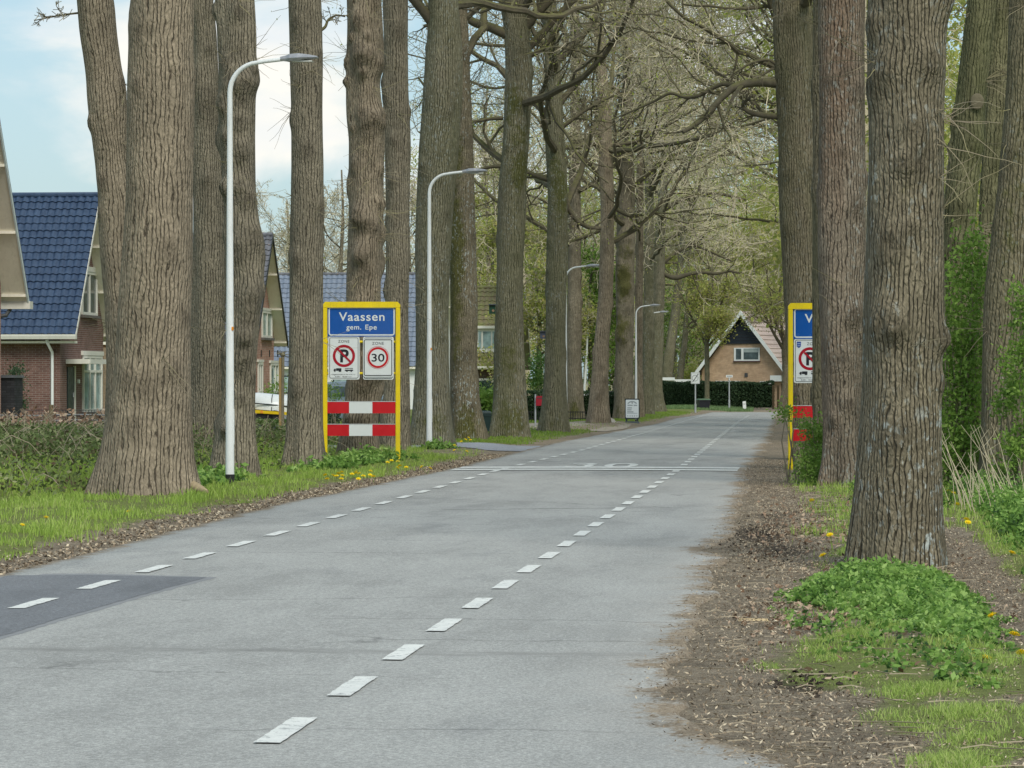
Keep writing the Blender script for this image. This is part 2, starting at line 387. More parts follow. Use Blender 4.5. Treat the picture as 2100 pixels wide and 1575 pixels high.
def branch_mesh(out, mb):
    for pts, rad, n in out: mb.tube(pts, rad, n, cap=False)
def leaf_quads(C, size, rng, shade=None, flat=0.0, aspect=.55):
    """leaf-shaped quads: C centres (n,3), returns V, faces, shade"""
    C = np.asarray(C, float); n = len(C)
    A = rng.normal(size=(n, 3)); A[:, 2] *= (1 - flat * .6); A /= np.linalg.norm(A, axis=1, keepdims=True)
    B = rng.normal(size=(n, 3)); B[:, 2] *= (1 - flat); B -= (A * B).sum(1, keepdims=True) * A; B /= np.linalg.norm(B, axis=1, keepdims=True)
    s = np.broadcast_to(np.asarray(size, float), (n,))[:, None] * rng.uniform(.6, 1.3, (n, 1))
    V = np.stack([C - A * s * .5, C + B * s * aspect * .5 - A * s * .05, C + A * s * .5, C - B * s * aspect * .5 - A * s * .05], 1).reshape(-1, 3)
    F = np.arange(n * 4).reshape(n, 4)
    sh = np.repeat(np.clip(rng.uniform(0, 1, n) if shade is None else shade, 0, 1), 4)
    return V, F, sh

def trunk_mesh(name, prof, Z, H, seed, mat, parent, base_z=0.0, knots=22, sides=40, dz=.07, moss=(), flare=.05, burl=1.0, lean=None, extra=()):
    rng = np.random.default_rng(seed); r_ = random.Random(seed)
    P = [W(a, b, Z) for a, b, w in prof]; R = [w / 2 / F_PX * Z for a, b, w in prof]
    P = list(P); top = P[0]; zs = [p.z for p in P]
    order = np.argsort(zs); zs = np.array(zs)[order]; xs = np.array([p.x for p in P])[order]; ys = np.array([p.y for p in P])[order]; rs = np.array(R)[order]
    dx = (xs[-1] - xs[-2]) / (zs[-1] - zs[-2]) if lean is None else lean
    zt = zs[-1]
    if H > zt + .5:
        ex = np.linspace(zt, H, 7)[1:]; f = (ex - zt) / (H - zt)
        zs = np.r_[zs, ex]; xs = np.r_[xs, xs[-1] + dx * .6 * (ex - zt) + .12 * np.sin(f * 5 + seed)]; ys = np.r_[ys, np.full(6, ys[-1]) + .15 * np.sin(f * 4 + seed * 2)]
        rs = np.r_[rs, rs[-1] * (1 - .72 * f)]
    zb = base_z - .12
    z = np.arange(zb, min(zs[-1], 13.5), dz)
    if zs[-1] > 13.5: z = np.r_[z, np.arange(13.5, zs[-1], .35)]
    def sm(a, s):
        q = np.interp(z, zs, a); k = max(1, int(s / dz)); ker = np.hanning(2 * k + 3)[1:-1]; ker /= ker.sum()
        return np.convolve(np.pad(q, k, mode='edge'), ker, 'valid')
    x, y, r = sm(xs, .35), sm(ys, .35), sm(rs, .25)
    th = np.arange(sides) / sides * 2 * math.pi + math.pi / 2
    TT, ZZ = np.meshgrid(th, z); RR = np.repeat(r[:, None], sides, 1)
    D = np.zeros_like(RR)
    for k in range(7):
        m = rng.integers(1, 6); a = .022 * burl / (1 + .3 * m); D += a * np.sin(m * TT + rng.uniform(-2.2, 2.2) * ZZ + rng.uniform(0, 6.3)) * RR * 1.6
    D += RR * .03 * (fbm(TT / .35 * 1.0 + seed, ZZ * 2.2, seed) - .5)
    lob = rng.integers(4, 7); D += flare * np.exp(-np.clip(ZZ - base_z, 0, None) / .38) * np.cos(lob * TT + rng.uniform(0, 6))
    kn = np.zeros_like(RR)
    for k in range(knots):
        tk = rng.uniform(0, 2 * math.pi) if k % 3 == 0 else rng.normal(-math.pi / 2 + .1, .95)
        zk = rng.uniform(base_z + .7, min(zs[-1], 12)); sg = rng.uniform(.04, .12); am = rng.uniform(.03, .075) * burl
        dt = (TT - tk + math.pi) % (2 * math.pi) - math.pi
        q = ((dt * RR) ** 2 + ((ZZ - zk) * .8) ** 2) / (2 * sg * sg)
        D += am * np.exp(-q) - am * .55 * np.exp(-q * 7); kn = np.maximum(kn, np.exp(-q * 1.6))
    for (zk, tk, sg, am) in extra:
        dt = (TT - tk + math.pi) % (2 * math.pi) - math.pi; lum = .75 + .9 * fbm(TT * 4.5 + seed, ZZ * 9, seed + 3)
        q = ((dt * RR) ** 2 + ((ZZ - zk) * .85) ** 2) / (2 * sg * sg) * 1.6
        D += am * np.exp(-q) * lum - am * .5 * np.exp(-q * 9); kn = np.maximum(kn, .8 * np.exp(-q * 1.4))
    mo = np.zeros_like(RR)
    for (zk, tk, sz, am) in moss:
        dt = (TT - tk + math.pi) % (2 * math.pi) - math.pi
        mo = np.maximum(mo, am * np.exp(-((ZZ - zk) / sz) ** 2 - (dt / 1.1) ** 2))
    RR = RR + D
    V = np.stack([x[:, None] + RR * np.cos(TT), y[:, None] + RR * np.sin(TT), ZZ], -1).reshape(-1, 3)
    i = np.arange(len(z) - 1)[:, None] * sides; j = np.arange(sides)[None]; j2 = (j + 1) % sides
    q = np.stack([i + j, i + j2, i + sides + j2, i + sides + j], -1).reshape(-1, 4)
    o = mesh_np(name, V, [q], mat, parent, True, {'knot': kn.ravel(), 'moss': mo.ravel(), 'arc': ((TT - 1.5 * math.pi) * (.35 * np.median(r) + .65 * r[:, None])).ravel()})
    def axis(zz): return Vector((np.interp(zz, z, x), np.interp(zz, z, y), zz)), float(np.interp(zz, z, r))
    return o, axis

CROWN = dict(seg=[.45, .33, .25, .2, .2], wig=.27, up=.06, kids=[7, 6, 4, 3], rmin=.006)
def make_tree(label, Z, prof, H, seed, mat, limbs=(), auto=(8, 8., 15., 4., 7., 3), group=None, moss=(), knots=22, sides=40, dz=.07, burl=1., flare=.05,
              sprouts=0, twig=TWIG, leaves=0, leafm=None, leafs=.06, base=None, rmin=.006, pull=(0, 0, 0), name='oak_tree', lean=None, dirs=None, extra=()):
    b = W(base[0], base[1], Z) if base else W(prof[-1][0], HY + EYE * F_PX / Z, Z)
    b.z = 0
    t = thing(name, label, 'tree', b, 0, group)
    rng = random.Random(seed * 7 + 1); nr = np.random.default_rng(seed + 5)
    o, axis = trunk_mesh('trunk', prof, Z, H, seed, mat, t, 0, knots, sides, dz, moss, flare, burl, lean, extra)
    P = dict(CROWN); P['rmin'] = rmin; P['pull'] = Vector(pull)
    out = []; tips = []
    for L in limbs:
        off = L[0] if not isinstance(L[0], tuple) else 0; pl = [q for q in L if isinstance(q, tuple)]
        n = len(pl); pts = []; rad = []; ang = rng.uniform(-.5, .5)
        for k, (a, c, w) in enumerate(pl):
            q = W(a, c, Z + ang * k * .25); pts.append(q); rad.append(max(w / 2 / F_PX * Z, .008))
        # smooth + jitter
        ts = np.linspace(0, n - 1, n * 4 - 3); fp = [Vector([float(np.interp(u, range(n), [p[i] for p in pts])) for i in range(3)]) for u in ts]
        fr = [float(np.interp(u, range(n), rad)) for u in ts]
        for _ in range(2): fp = [fp[0]] + [(fp[i - 1] + fp[i] * 2 + fp[i + 1]) / 4 for i in range(1, len(fp) - 1)] + [fp[-1]]
        dd = [(fp[min(i + 1, len(fp) - 1)] - fp[max(i - 1, 0)]).normalized() for i in range(len(fp))]
        mbl = MB(); mbl.tube(fp, fr, 9); mbl.build('limb', TWIG_LIMB, t, True)
        Lg = sum((fp[i + 1] - fp[i]).length for i in range(len(fp) - 1))
        q2 = dict(P); q2['t0'] = .3
        spawn(out, tips, fp, fr, dd, Lg * .75, 0, min(auto[5], 3) - 1 if auto[5] > 2 else 2, rng, q2)
    na, z0, z1, l0, l1, mx = auto
    for k in range(na):
        zz = z0 + (z1 - z0) * (k + rng.random()) / max(na, 1)
        if zz > H - .6: zz = H - .6 - rng.random()
        c, r = axis(zz)
        az = rng.uniform(0, 6.283) if not dirs else math.radians(rng.uniform(*dirs))
        d = Vector((math.cos(az), math.sin(az), rng.uniform(.0, .65))).normalized()
        grow(out, tips, c, d, min(r * rng.uniform(.28, .5), .11), rng.uniform(l0, l1) * (1.1 - .5 * (zz - z0) / (z1 - z0 + .01)), 0, mx, rng, P)
    for k in range(sprouts):
        zz = rng.uniform(1.5, min(H - 1, EYE + HY / F_PX * Z + .3)); c, r = axis(zz); az = rng.uniform(-math.pi, 0.3)
        dn = Vector((math.cos(az), math.sin(az), 0)); c = c + dn * r * .9
        for j in range(rng.randint(3, 8)):
            d = (dn + rvec(rng) * .9 + Vector((0, 0, rng.uniform(-.5, .5)))).normalized(); p = c + rvec(rng) * .06
            L = rng.uniform(.25, .8); pts = [p.copy()]
            for i in range(5): d = (d + rvec(rng) * .28).normalized(); p = p + d * L / 5; pts.append(p.copy())
            out.append((pts, [.005 - .0006 * i for i in range(6)], 3))
    if out:
        mb = MB(); out.sort(key=lambda q: -q[2]); branch_mesh(out, mb); nbig = sum(len(q) for q, (p_, r_, n_) in zip(mb.q, out) if n_ > 3)
        if leaves and tips:
            nb = sum(len(q) for q in mb.q)
            tp = np.array([tuple(q) for q in tips]); C = tp[nr.integers(0, len(tp), leaves)] + nr.normal(size=(leaves, 3)) * .16
            V, Fq, sh = leaf_quads(C, leafs, nr)
            nv = mb.n; mb.add(V, Fq); nf = len(Fq)
            mesh_np('crown', np.concatenate(mb.v), [np.concatenate(mb.q)], [TWIG_LIMB, leafm, twig], t, False, {'shade': np.r_[np.zeros(nv), sh]}, False, np.r_[np.zeros(nbig, int), np.full(nb - nbig, 2), np.ones(nf, int)])
        else:
            nb = sum(len(q) for q in mb.q); mesh_np('crown', np.concatenate(mb.v), [np.concatenate(mb.q)], [TWIG_LIMB, twig], t, False, None, False, np.r_[np.zeros(nbig, int), np.ones(nb - nbig, int)])
    return t, axis

# ------------------------------------------------------------------ ground
LY = np.array([-30, 26, 38, 54, 66, 78, 88, 96, 110, 127, 143, 170]); LX = np.array([-6.35, -6.32, -6.5, -6.17, -6.18, -6.2, -5.97, -5.78, -5.43, -5.44, -4.9, -4.6])
RY = np.array([-30, 11, 12.6, 13.8, 16, 17.7, 21, 23.6, 28.7, 36, 45, 52.5, 58.7, 73.8, 107, 132, 170]); RX = np.array([.3, .1, -.29, -.57, -.83, -.84, -.85, -.84, -.97, -.92, -1.04, -1.15, -1.21, -1.19, -1.35, -1.53, -1.6])
def XL(y): return np.interp(y, LY, LX)
def XR(y): return np.interp(y, RY, RX)
def camber(x, y):
    c = (XL(y) + XR(y)) / 2; h = (XR(y) - XL(y)) / 2
    return .010 * (1 - np.clip((x - c) / h, -1, 1) ** 2)
def gh(x, y):
    """height of the ground"""
    x = np.asarray(x, float); y = np.asarray(y, float)
    dl = XL(y) - x; dr = x - XR(y)
    h = -.02 - .05 * sstep(.0, -.6, np.maximum(dl, dr))                      # tucked under the road
    h = h + .07 * sstep(.3, 1.6, dl) * sstep(4, 2.6, dl) + .05 * sstep(.5, 1.6, dr)
    h = h + .035 * (fbm(x * 1.6, y * 1.2, 3) - .5) * sstep(-.1, .5, np.maximum(dl, dr))
    h = h - .05 * np.exp(-((x - .05) / .45) ** 2 - ((y - 27) / 3.0) ** 2) - .05 * sstep(.9, 1.2, x) * sstep(1.65, 1.35, x) * sstep(17, 20, y) * sstep(34, 29, y)
    h = h + .25 * sstep(3.2, 4.6, dl) * sstep(69, 62, y)                       # bank under the brambles
    return h
def grassy(x, y):
    """0 bare soil .. 1 full grass"""
    dl = XL(y) - x; dr = x - XR(y); n = fbm(x * 1.1, y * .55, 11); n2 = fbm(x * 3.1, y * 1.6, 23, 2)
    left = sstep(.45, .95, dl + .5 * (n2 - .5)) * sstep(.12, .3, n * .5 + .3)
    left = left * (1 - .9 * sstep(68, 69.2, y) * sstep(75.5, 74.5, y) * sstep(9, 5, dl))
    left = left * (1 - .85 * np.exp(-((y - 66.5) / 3.2) ** 2) * sstep(3, .8, dl)) * (1 - .9 * sstep(95, 97, y) * sstep(117, 113, y) * sstep(7, 4, dl))
    n3 = fbm(x * 5.5, y * 2.6, 41, 3); n4 = fbm(x * 2.2, y * 1.1, 57, 3)
    near = sstep(.62, 1.15, dr + 1.0 * (n - .5) + .5 * (n4 - .5)) * (.25 + .75 * sstep(.32, .5, n4 * .5 + n3 * .5))
    mid = sstep(.7, 1.3, dr + .9 * (n - .5)) * sstep(.34, .52, n4 * .5 + n3 * .5)
    right = np.where(y < 19.5, near, mid)
    right = np.where(y < 12.2, sstep(1.2, 1.8, dr), right)
    path = sstep(.95, 1.12, x) * sstep(1.62, 1.45, x) * sstep(18, 20, y) * sstep(36, 30, y)
    right = right * (1 - path) + 0 * x
    right = np.maximum(right, sstep(1.5, 1.75, x) * (y > 14))
    return np.clip(np.where(dl > 0, left, np.where(dr > 0, right, 0)), 0, 1)

def darkness(x, y):
    d = 0
    for (px, py, sx, sy, a) in ((1555, 1095, .30, 2.2, 1.0), (1620, 1125, .25, 1.2, .8), (1660, 1395, .22, .55, 1.0), (1585, 1060, .2, 2.5, .6), (1530, 1240, .25, 1.0, .5)):
        p = G(px, py); d = d + a * np.exp(-((x - p.x) / sx) ** 2 - ((y - p.y) / sy) ** 2)
    return np.clip(d + .35 * (fbm(x * 1.2, y * .6, 91) - .45) * 2, 0, 1) + 0 * x

xs = np.r_[np.linspace(-260, -40, 23)[:-1], np.linspace(-40, -13, 28)[:-1], np.arange(-13, 4, .17), np.linspace(4, 20, 17), np.linspace(30, 260, 20)]
ys = np.r_[np.linspace(-40, 9, 12)[:-1], np.arange(9, 62, .25), np.arange(62, 120, .8), np.arange(120, 200, 3), np.linspace(205, 900, 25)]
XX, YY = np.meshgrid(xs, ys); ZZ = gh(XX, YY); nx = len(xs)
i = np.arange(len(ys) - 1)[:, None] * nx; j = np.arange(nx - 1)[None]
q = np.stack([i + j, i + j + 1, i + nx + j + 1, i + nx + j], -1).reshape(-1, 4)
g = N('soil_and_turf', .95, .1); o = g.obj()
def soil_nodes(g, o):
    n1 = g.noise(o, 2.2, 6, .7).outputs[0]; n2 = g.noise(g.scale(o, (1, .7, 1)), 26, 6, .8).outputs[0]; n3 = g.noise(g.scale(o, (1, .6, 1)), 85, 3, .8).outputs[0]
    soil = g.ramp(g.math('ADD', g.math('MULTIPLY', n2, .6), g.math('MULTIPLY', n3, .45)), [(.34, (.085, .066, .047)), (.50, (.28, .229, .168)), (.60, (.37, .315, .24)), (.72, (.55, .48, .37))])
    soil = g.mix(.85, soil, g.ramp(n1, [(.34, .55), (.5, .95), (.66, 1.2)]), 'MULTIPLY')
    return soil, n2, n3
soil, n2, n3 = soil_nodes(g, o)
soil = g.mix(g.n('ShaderNodeMapRange', Value=g.math('ADD', g.attr('dark'), g.math('MULTIPLY', g.math('SUBTRACT', n2, .5), 1.1)), i1=.35, i2=.75, i3=0., i4=.88).outputs[0], soil, g.ramp(n3, [(.35, (.018, .014, .012)), (.65, (.075, .06, .05))]))
mossy = g.ramp(g.noise(o, 3.5, 4, .6).outputs[0], [(.5, 0.), (.62, .55)])
soil = g.mix(g.math('MULTIPLY', mossy, g.n('ShaderNodeMapRange', Value=g.attr('grass'), i1=.05, i2=.5).outputs[0]), soil, g.ramp(n3, [(.3, (.10, .115, .03)), (.7, (.24, .27, .08))]))
turf = g.ramp(n2, [(.3, (.13, .16, .045)), (.7, (.28, .31, .11))])
g.base(g.mix(g.n('ShaderNodeMapRange', Value=g.math('ADD', g.attr('grass'), g.math('MULTIPLY', g.math('SUBTRACT', n2, .5), .7)), i1=.3, i2=.75).outputs[0], soil, turf))
g.bump(g.math('ADD', n2, n3), .9, .035)
tag(mesh_np('ground', np.stack([XX, YY, ZZ], -1).reshape(-1, 3), [q], g.m, None, True, {'grass': grassy(XX, YY).ravel(), 'dark': darkness(XX, YY).ravel()}), 'level ground of soil and turf beside the road', kind='structure')

# road sheet with ragged edges
ry = np.r_[np.arange(-20, 9, 1.), np.arange(9, 45, .07), np.arange(45, 80, .2), np.arange(80, 152, 1.)]
nc = 25; tt = np.linspace(0, 1, nc)
el = XL(ry) + .10 * (fbm(ry * 1.3, ry * 0, 5) - .5) + .10 * (fbm(ry * 5, ry * 0, 6, 2) - .5)
er = XR(ry) + .12 + .30 * (fbm(ry * .55, ry * 0 + 2, 7) - .5) + .16 * (fbm(ry * 2.7, ry * 0, 8, 4) - .5)
RXX = el[:, None] * (1 - tt) + er[:, None] * tt; RYY = np.repeat(ry[:, None], nc, 1)
RZ = .000 + camber(RXX, RYY); RZ[:, 0] -= .035; RZ[:, -1] -= .035
RXX[:, 1] = RXX[:, 0] + .03; RXX[:, -2] = RXX[:, -1] - .03; RZ[:, 1] = .004; RZ[:, -2] = .004
i = np.arange(len(ry) - 1)[:, None] * nc; j = np.arange(nc - 1)[None]
q = np.stack([i + j, i + j + 1, i + nc + j + 1, i + nc + j], -1).reshape(-1, 4)
def asphalt(name, c, seam=False):
    k = N(name, .88, .25); o = k.obj()
    sp = k.noise(o, 130, 2, .8).outputs[0]; sp2 = k.noise(o, 46, 3, .75).outputs[0]
    col = k.mix(.75, c, k.ramp(k.math('ADD', k.math('MULTIPLY', sp, .5), k.math('MULTIPLY', sp2, .5)), [(.33, .45), (.5, .96), (.64, 1.9)]), 'MULTIPLY')
    col = k.mix(.9, col, k.ramp(k.noise(k.scale(o, (.9, .24, 1)), 1.0, 6, .7).outputs[0], [(.3, .74), (.5, 1.), (.7, 1.15)]), 'MULTIPLY')
    if seam:
        xyz = k.n('ShaderNodeSeparateXYZ', i0=o).outputs
        wob = k.noise(k.scale(o, (.6, .6, 1)), 1.3, 4).outputs[0]
        st = k.ramp(k.noise(k.scale(o, (1.1, .26, 1)), 1.0, 6, .68).outputs[0], [(.56, 0.), (.74, .38)])      # dark worn streaks across the lane
        col = k.mix(st, col, (.115, .122, .13))
        yy = k.math('ADD', xyz[1], k.math('MULTIPLY', k.math('SUBTRACT', wob, .5), .5))
        s1 = k.n('ShaderNodeMapRange', _interpolation_type='SMOOTHSTEP', Value=k.math('ABSOLUTE', k.math('SUBTRACT', yy, 17.75)), i1=.22, i2=.03).outputs[0]
        s1 = k.math('MULTIPLY', s1, k.math('MULTIPLY', k.n('ShaderNodeMapRange', Value=sp2, i1=.38, i2=.62, i3=.0, i4=.7).outputs[0], k.ramp(k.noise(k.scale(o, (1, 3, 1)), 2.2, 5, .7).outputs[0], [(.40, .12), (.6, 1.)])))
        col = k.mix(s1, col, (.085, .08, .075))
        cr = k.n('ShaderNodeTexVoronoi', _feature='DISTANCE_TO_EDGE', Vector=k.vmath('ADD', k.scale(o, (.16, .42, 1)), k.scale(k.noise(o, 2.5, 4).outputs[1], (.18, .18, 0))), Scale=1.0).outputs['Distance']
        cm = k.math('MULTIPLY', k.n('ShaderNodeMapRange', Value=cr, i1=.009, i2=.003).outputs[0], k.ramp(k.noise(o, .35, 2).outputs[0], [(.46, 0.), (.56, .45)]))
        col = k.mix(cm, col, (.06, .06, .06))
        soil, s2_, s3_ = soil_nodes(k, o)
        en = k.math('MULTIPLY', k.math('SUBTRACT', k.noise(k.scale(o, (1, .7, 1)), 3.2, 8, .78).outputs[0], .5), 1.1)
        en = k.math('ADD', en, k.math('MULTIPLY', k.math('SUBTRACT', s2_, .5), .5))
        fr = k.n('ShaderNodeMapRange', Value=k.math('ADD', k.attr('rd'), en), i1=.20, i2=.06).outputs[0]; fl = k.n('ShaderNodeMapRange', Value=k.math('ADD', k.attr('ld'), k.math('MULTIPLY', en, .5)), i1=.16, i2=.04).outputs[0]
        dust = k.math('MULTIPLY', k.n('ShaderNodeMapRange', Value=k.math('ADD', k.attr('rd'), k.math('MULTIPLY', en, 1.2)), i1=.8, i2=.1, i3=0., i4=.30).outputs[0], k.ramp(s2_, [(.4, .3), (.6, 1.)]))
        col = k.mix(dust, col, (.36, .335, .30))
        col = k.mix(k.math('MAXIMUM', fr, fl), col, k.mix(1.0, soil, (.80, .78, .76), 'MULTIPLY'))
    k.base(col); k.bump(k.math('ADD', sp, sp2), .55, .006); return k.m
ASPH = asphalt('worn_asphalt', (.312, .316, .304), True); ASPH_NEW = asphalt('dark_new_asphalt', (.155, .163, .175))
tag(mesh_np('road', np.stack([RXX, RYY, RZ], -1).reshape(-1, 3), [q], ASPH, None, True, {'rd': (er[:, None] - RXX).ravel(), 'ld': (RXX - el[:, None]).ravel()}), 'grey asphalt road with dashed lane lines and ragged edges', kind='structure')

def sheet(name, pts, m, label, dz=.004, follow=True, step=.5, jag=0):
    """flat patch that follows the ground or the road; pts world (x,y)"""
    import bmesh
    if jag:
        rj = random.Random(len(pts)); P2 = []
        for a, b in zip(pts, list(pts[1:]) + [pts[0]]):
            L = math.hypot(b[0] - a[0], b[1] - a[1]); n_ = max(1, min(60, int(L / .12)))
            P2 += [(a[0] + (b[0] - a[0]) * k_ / n_ + rj.gauss(0, jag), a[1] + (b[1] - a[1]) * k_ / n_ + rj.gauss(0, jag)) for k_ in range(n_)]
        pts = P2
    bm = bmesh.new(); vs = [bm.verts.new((p[0], p[1], 0)) for p in pts]; bm.faces.new(vs)
    x0, x1 = min(p[0] for p in pts), max(p[0] for p in pts); y0, y1 = min(p[1] for p in pts), max(p[1] for p in pts)
    for ax, a, b in ((0, x0, x1), (1, y0, y1)):
        for k in np.arange(math.ceil(a / step), b / step):
            co = [0, 0, 0]; no = [0, 0, 0]; co[ax] = k * step; no[ax] = 1
            bmesh.ops.bisect_plane(bm, geom=bm.verts[:] + bm.edges[:] + bm.faces[:], plane_co=co, plane_no=no)
    bmesh.ops.triangulate(bm, faces=bm.faces[:])
    for v in bm.verts:
        on = XL(v.co.y) - .2 < v.co.x < XR(v.co.y) + .2 and follow
        v.co.z = (.000 + float(camber(v.co.x, v.co.y)) if on else float(gh(v.co.x, v.co.y))) + dz
    me = bpy.data.meshes.new(name); bm.normal_update()
    for f in bm.faces:
        if f.normal.z < 0: f.normal_flip()
    bm.to_mesh(me); bm.free(); me.materials.append(m)
    ob = bpy.data.objects.new(name, me); COL.objects.link(ob); return tag(ob, label, kind='structure')
def gp(*pp): return [tuple(G(a, b)[:2]) for a, b in pp]
edge = gp((425, 1187), (330, 1212), (230, 1241), (110, 1275), (0, 1309)) + [(-4.95, 16.6), (-5.5, 14.6), (-6.28, 13.2), (-6.24, 24.5), (-5.6, 24.55)]
sheet('asphalt_patch', edge, ASPH_NEW, 'dark new asphalt patch under the left dashed line', .003, jag=.006)
edge2 = gp((448, 1186.4), (338, 1214.5), (236, 1245), (110, 1281), (0, 1316)) + [(-4.90, 16.45), (-5.45, 14.4), (-6.28, 12.9), (-6.24, 24.7), (-5.6, 24.75)]
sheet('patch_seal', edge2, plain('bitumen_seal', (.235, .242, .25), .85, .2, .15, 20), 'pale sealed rim of the dark asphalt patch', .0012, jag=.008)

k = N('worn_road_paint', .75, .25); o = k.obj()
wear = k.noise(o, 14, 6, .75).outputs[0]
k.base(k.mix(k.ramp(k.math('ADD', k.math('MULTIPLY', wear, .7), k.math('MULTIPLY', k.noise(o, 90, 2, .7).outputs[0], .3)), [(.39, 1.), (.47, 0.)]), k.ramp(k.noise(o, 3, 4).outputs[0], [(.3, (.56, .58, .56)), (.7, (.70, .71, .68))]), (.27, .28, .28)))
PAINT = k.m
def lineX(y, side):
    return np.interp(y, [0, 54, 68, 83, 133, 150], [-5.24, -5.24, -4.94, -4.83, -4.58, -4.55]) if side < 0 else np.interp(y, [0, 54, 117, 133, 150], [-2.255, -2.255, -2.67, -2.7, -2.6])
rr = random.Random(4)
for side in (-1, 1):
    mb = MB()
    for kk in range(-4, 62):
        y0 = (12.93 if side < 0 else 13.21) + 1.98 * kk + rr.uniform(-.03, .03); y1 = y0 + 1.0
        n = 14 if y0 < 30 else 3
        yy = np.linspace(y0, y1, n); w = .058
        jag = .004 if y0 < 30 else .0
        a = [(lineX(t, side) - w + rr.uniform(-jag, jag), t) for t in yy]; b = [(lineX(t, side) + w + rr.uniform(-jag, jag), t) for t in yy]
        V = [(p[0], p[1] + rr.uniform(-jag, jag), .0075 + float(camber(p[0], p[1]))) for p in a + b]
        mb.add(V, [(i, n + i, n + i + 1, i + 1) for i in range(n - 1)])
    tag(mb.build('lane_marking', PAINT), 'dashed white line along the %s of the carriageway' % ('left side' if side < 0 else 'right side'), kind='structure')
mb = MB()
for ya, yb in ((53.5, 54.35), (54.75, 55.6)):
    X = np.linspace(-6.05, -1.25, 30)
    V = [(x, y, .0075 + float(camber(x, y)) + (.003 if abs(x + 5.24) > .2 else 0.003)) for y in (ya, yb) for x in X]
    mb.add(V, [(i, i + 1, 31 + i, 30 + i) for i in range(29)])
tag(mb.build('zone_line', PAINT), 'double white zone line painted across the road', kind='structure')
mb = MB(); p0 = G(1150, 959.5); p1 = G(1291, 959.5); yb = p0.y
mb.text('30', (p0.x + p1.x) / 2 + .06, yb, 1.22, 2.5, 0.0, .010, 'xy', 1.1)
Vt = mb.v[0]; Vt[:, 2] = .0075 + camber(Vt[:, 0], Vt[:, 1])
tag(mb.build('painted_number', PAINT), 'large white 30 painted on the road', kind='structure')
# side road at the far end, driveways, sandy drive
sheet('side_road', gp((1500, 847), (1545, 841.5), (1640, 840.5), (2100, 840), (2100, 848), (1700, 852), (1590, 856), (1540, 853)), ASPH, 'side road bending off to the right by the hedge', .012, False, 4)
sheet('driveway', [(-6.2, 68.6), (-6.2, 74.3), (-30, 74.5), (-30, 69.0), (-7.5, 69.2)], asphalt('bluish_asphalt', (.27, .285, .315)), 'smooth grey driveway crossing the left verge', .012, False, .25)
sand = plain('sandy_gravel', (.34, .30, .245), .95, .1, .35, 5)
sheet('sandy_drive', gp((1060, 868), (1160, 867.5), (1262, 867.5), (1295, 871), (1285, 878), (1240, 884), (1160, 885), (1075, 885), (1030, 880)), sand, 'pale sandy drive between the trees on the left', .012, False, 2)
footpath = plain('grey_paving', (.27, .27, .27), .9, .15, .2, 4)
sheet('footpath', [(-30, 84.5), (-9.6, 84.5), (-9.6, 83.2), (-30, 83.2)], footpath, 'narrow grey path behind the left trees', .012, False, 2)

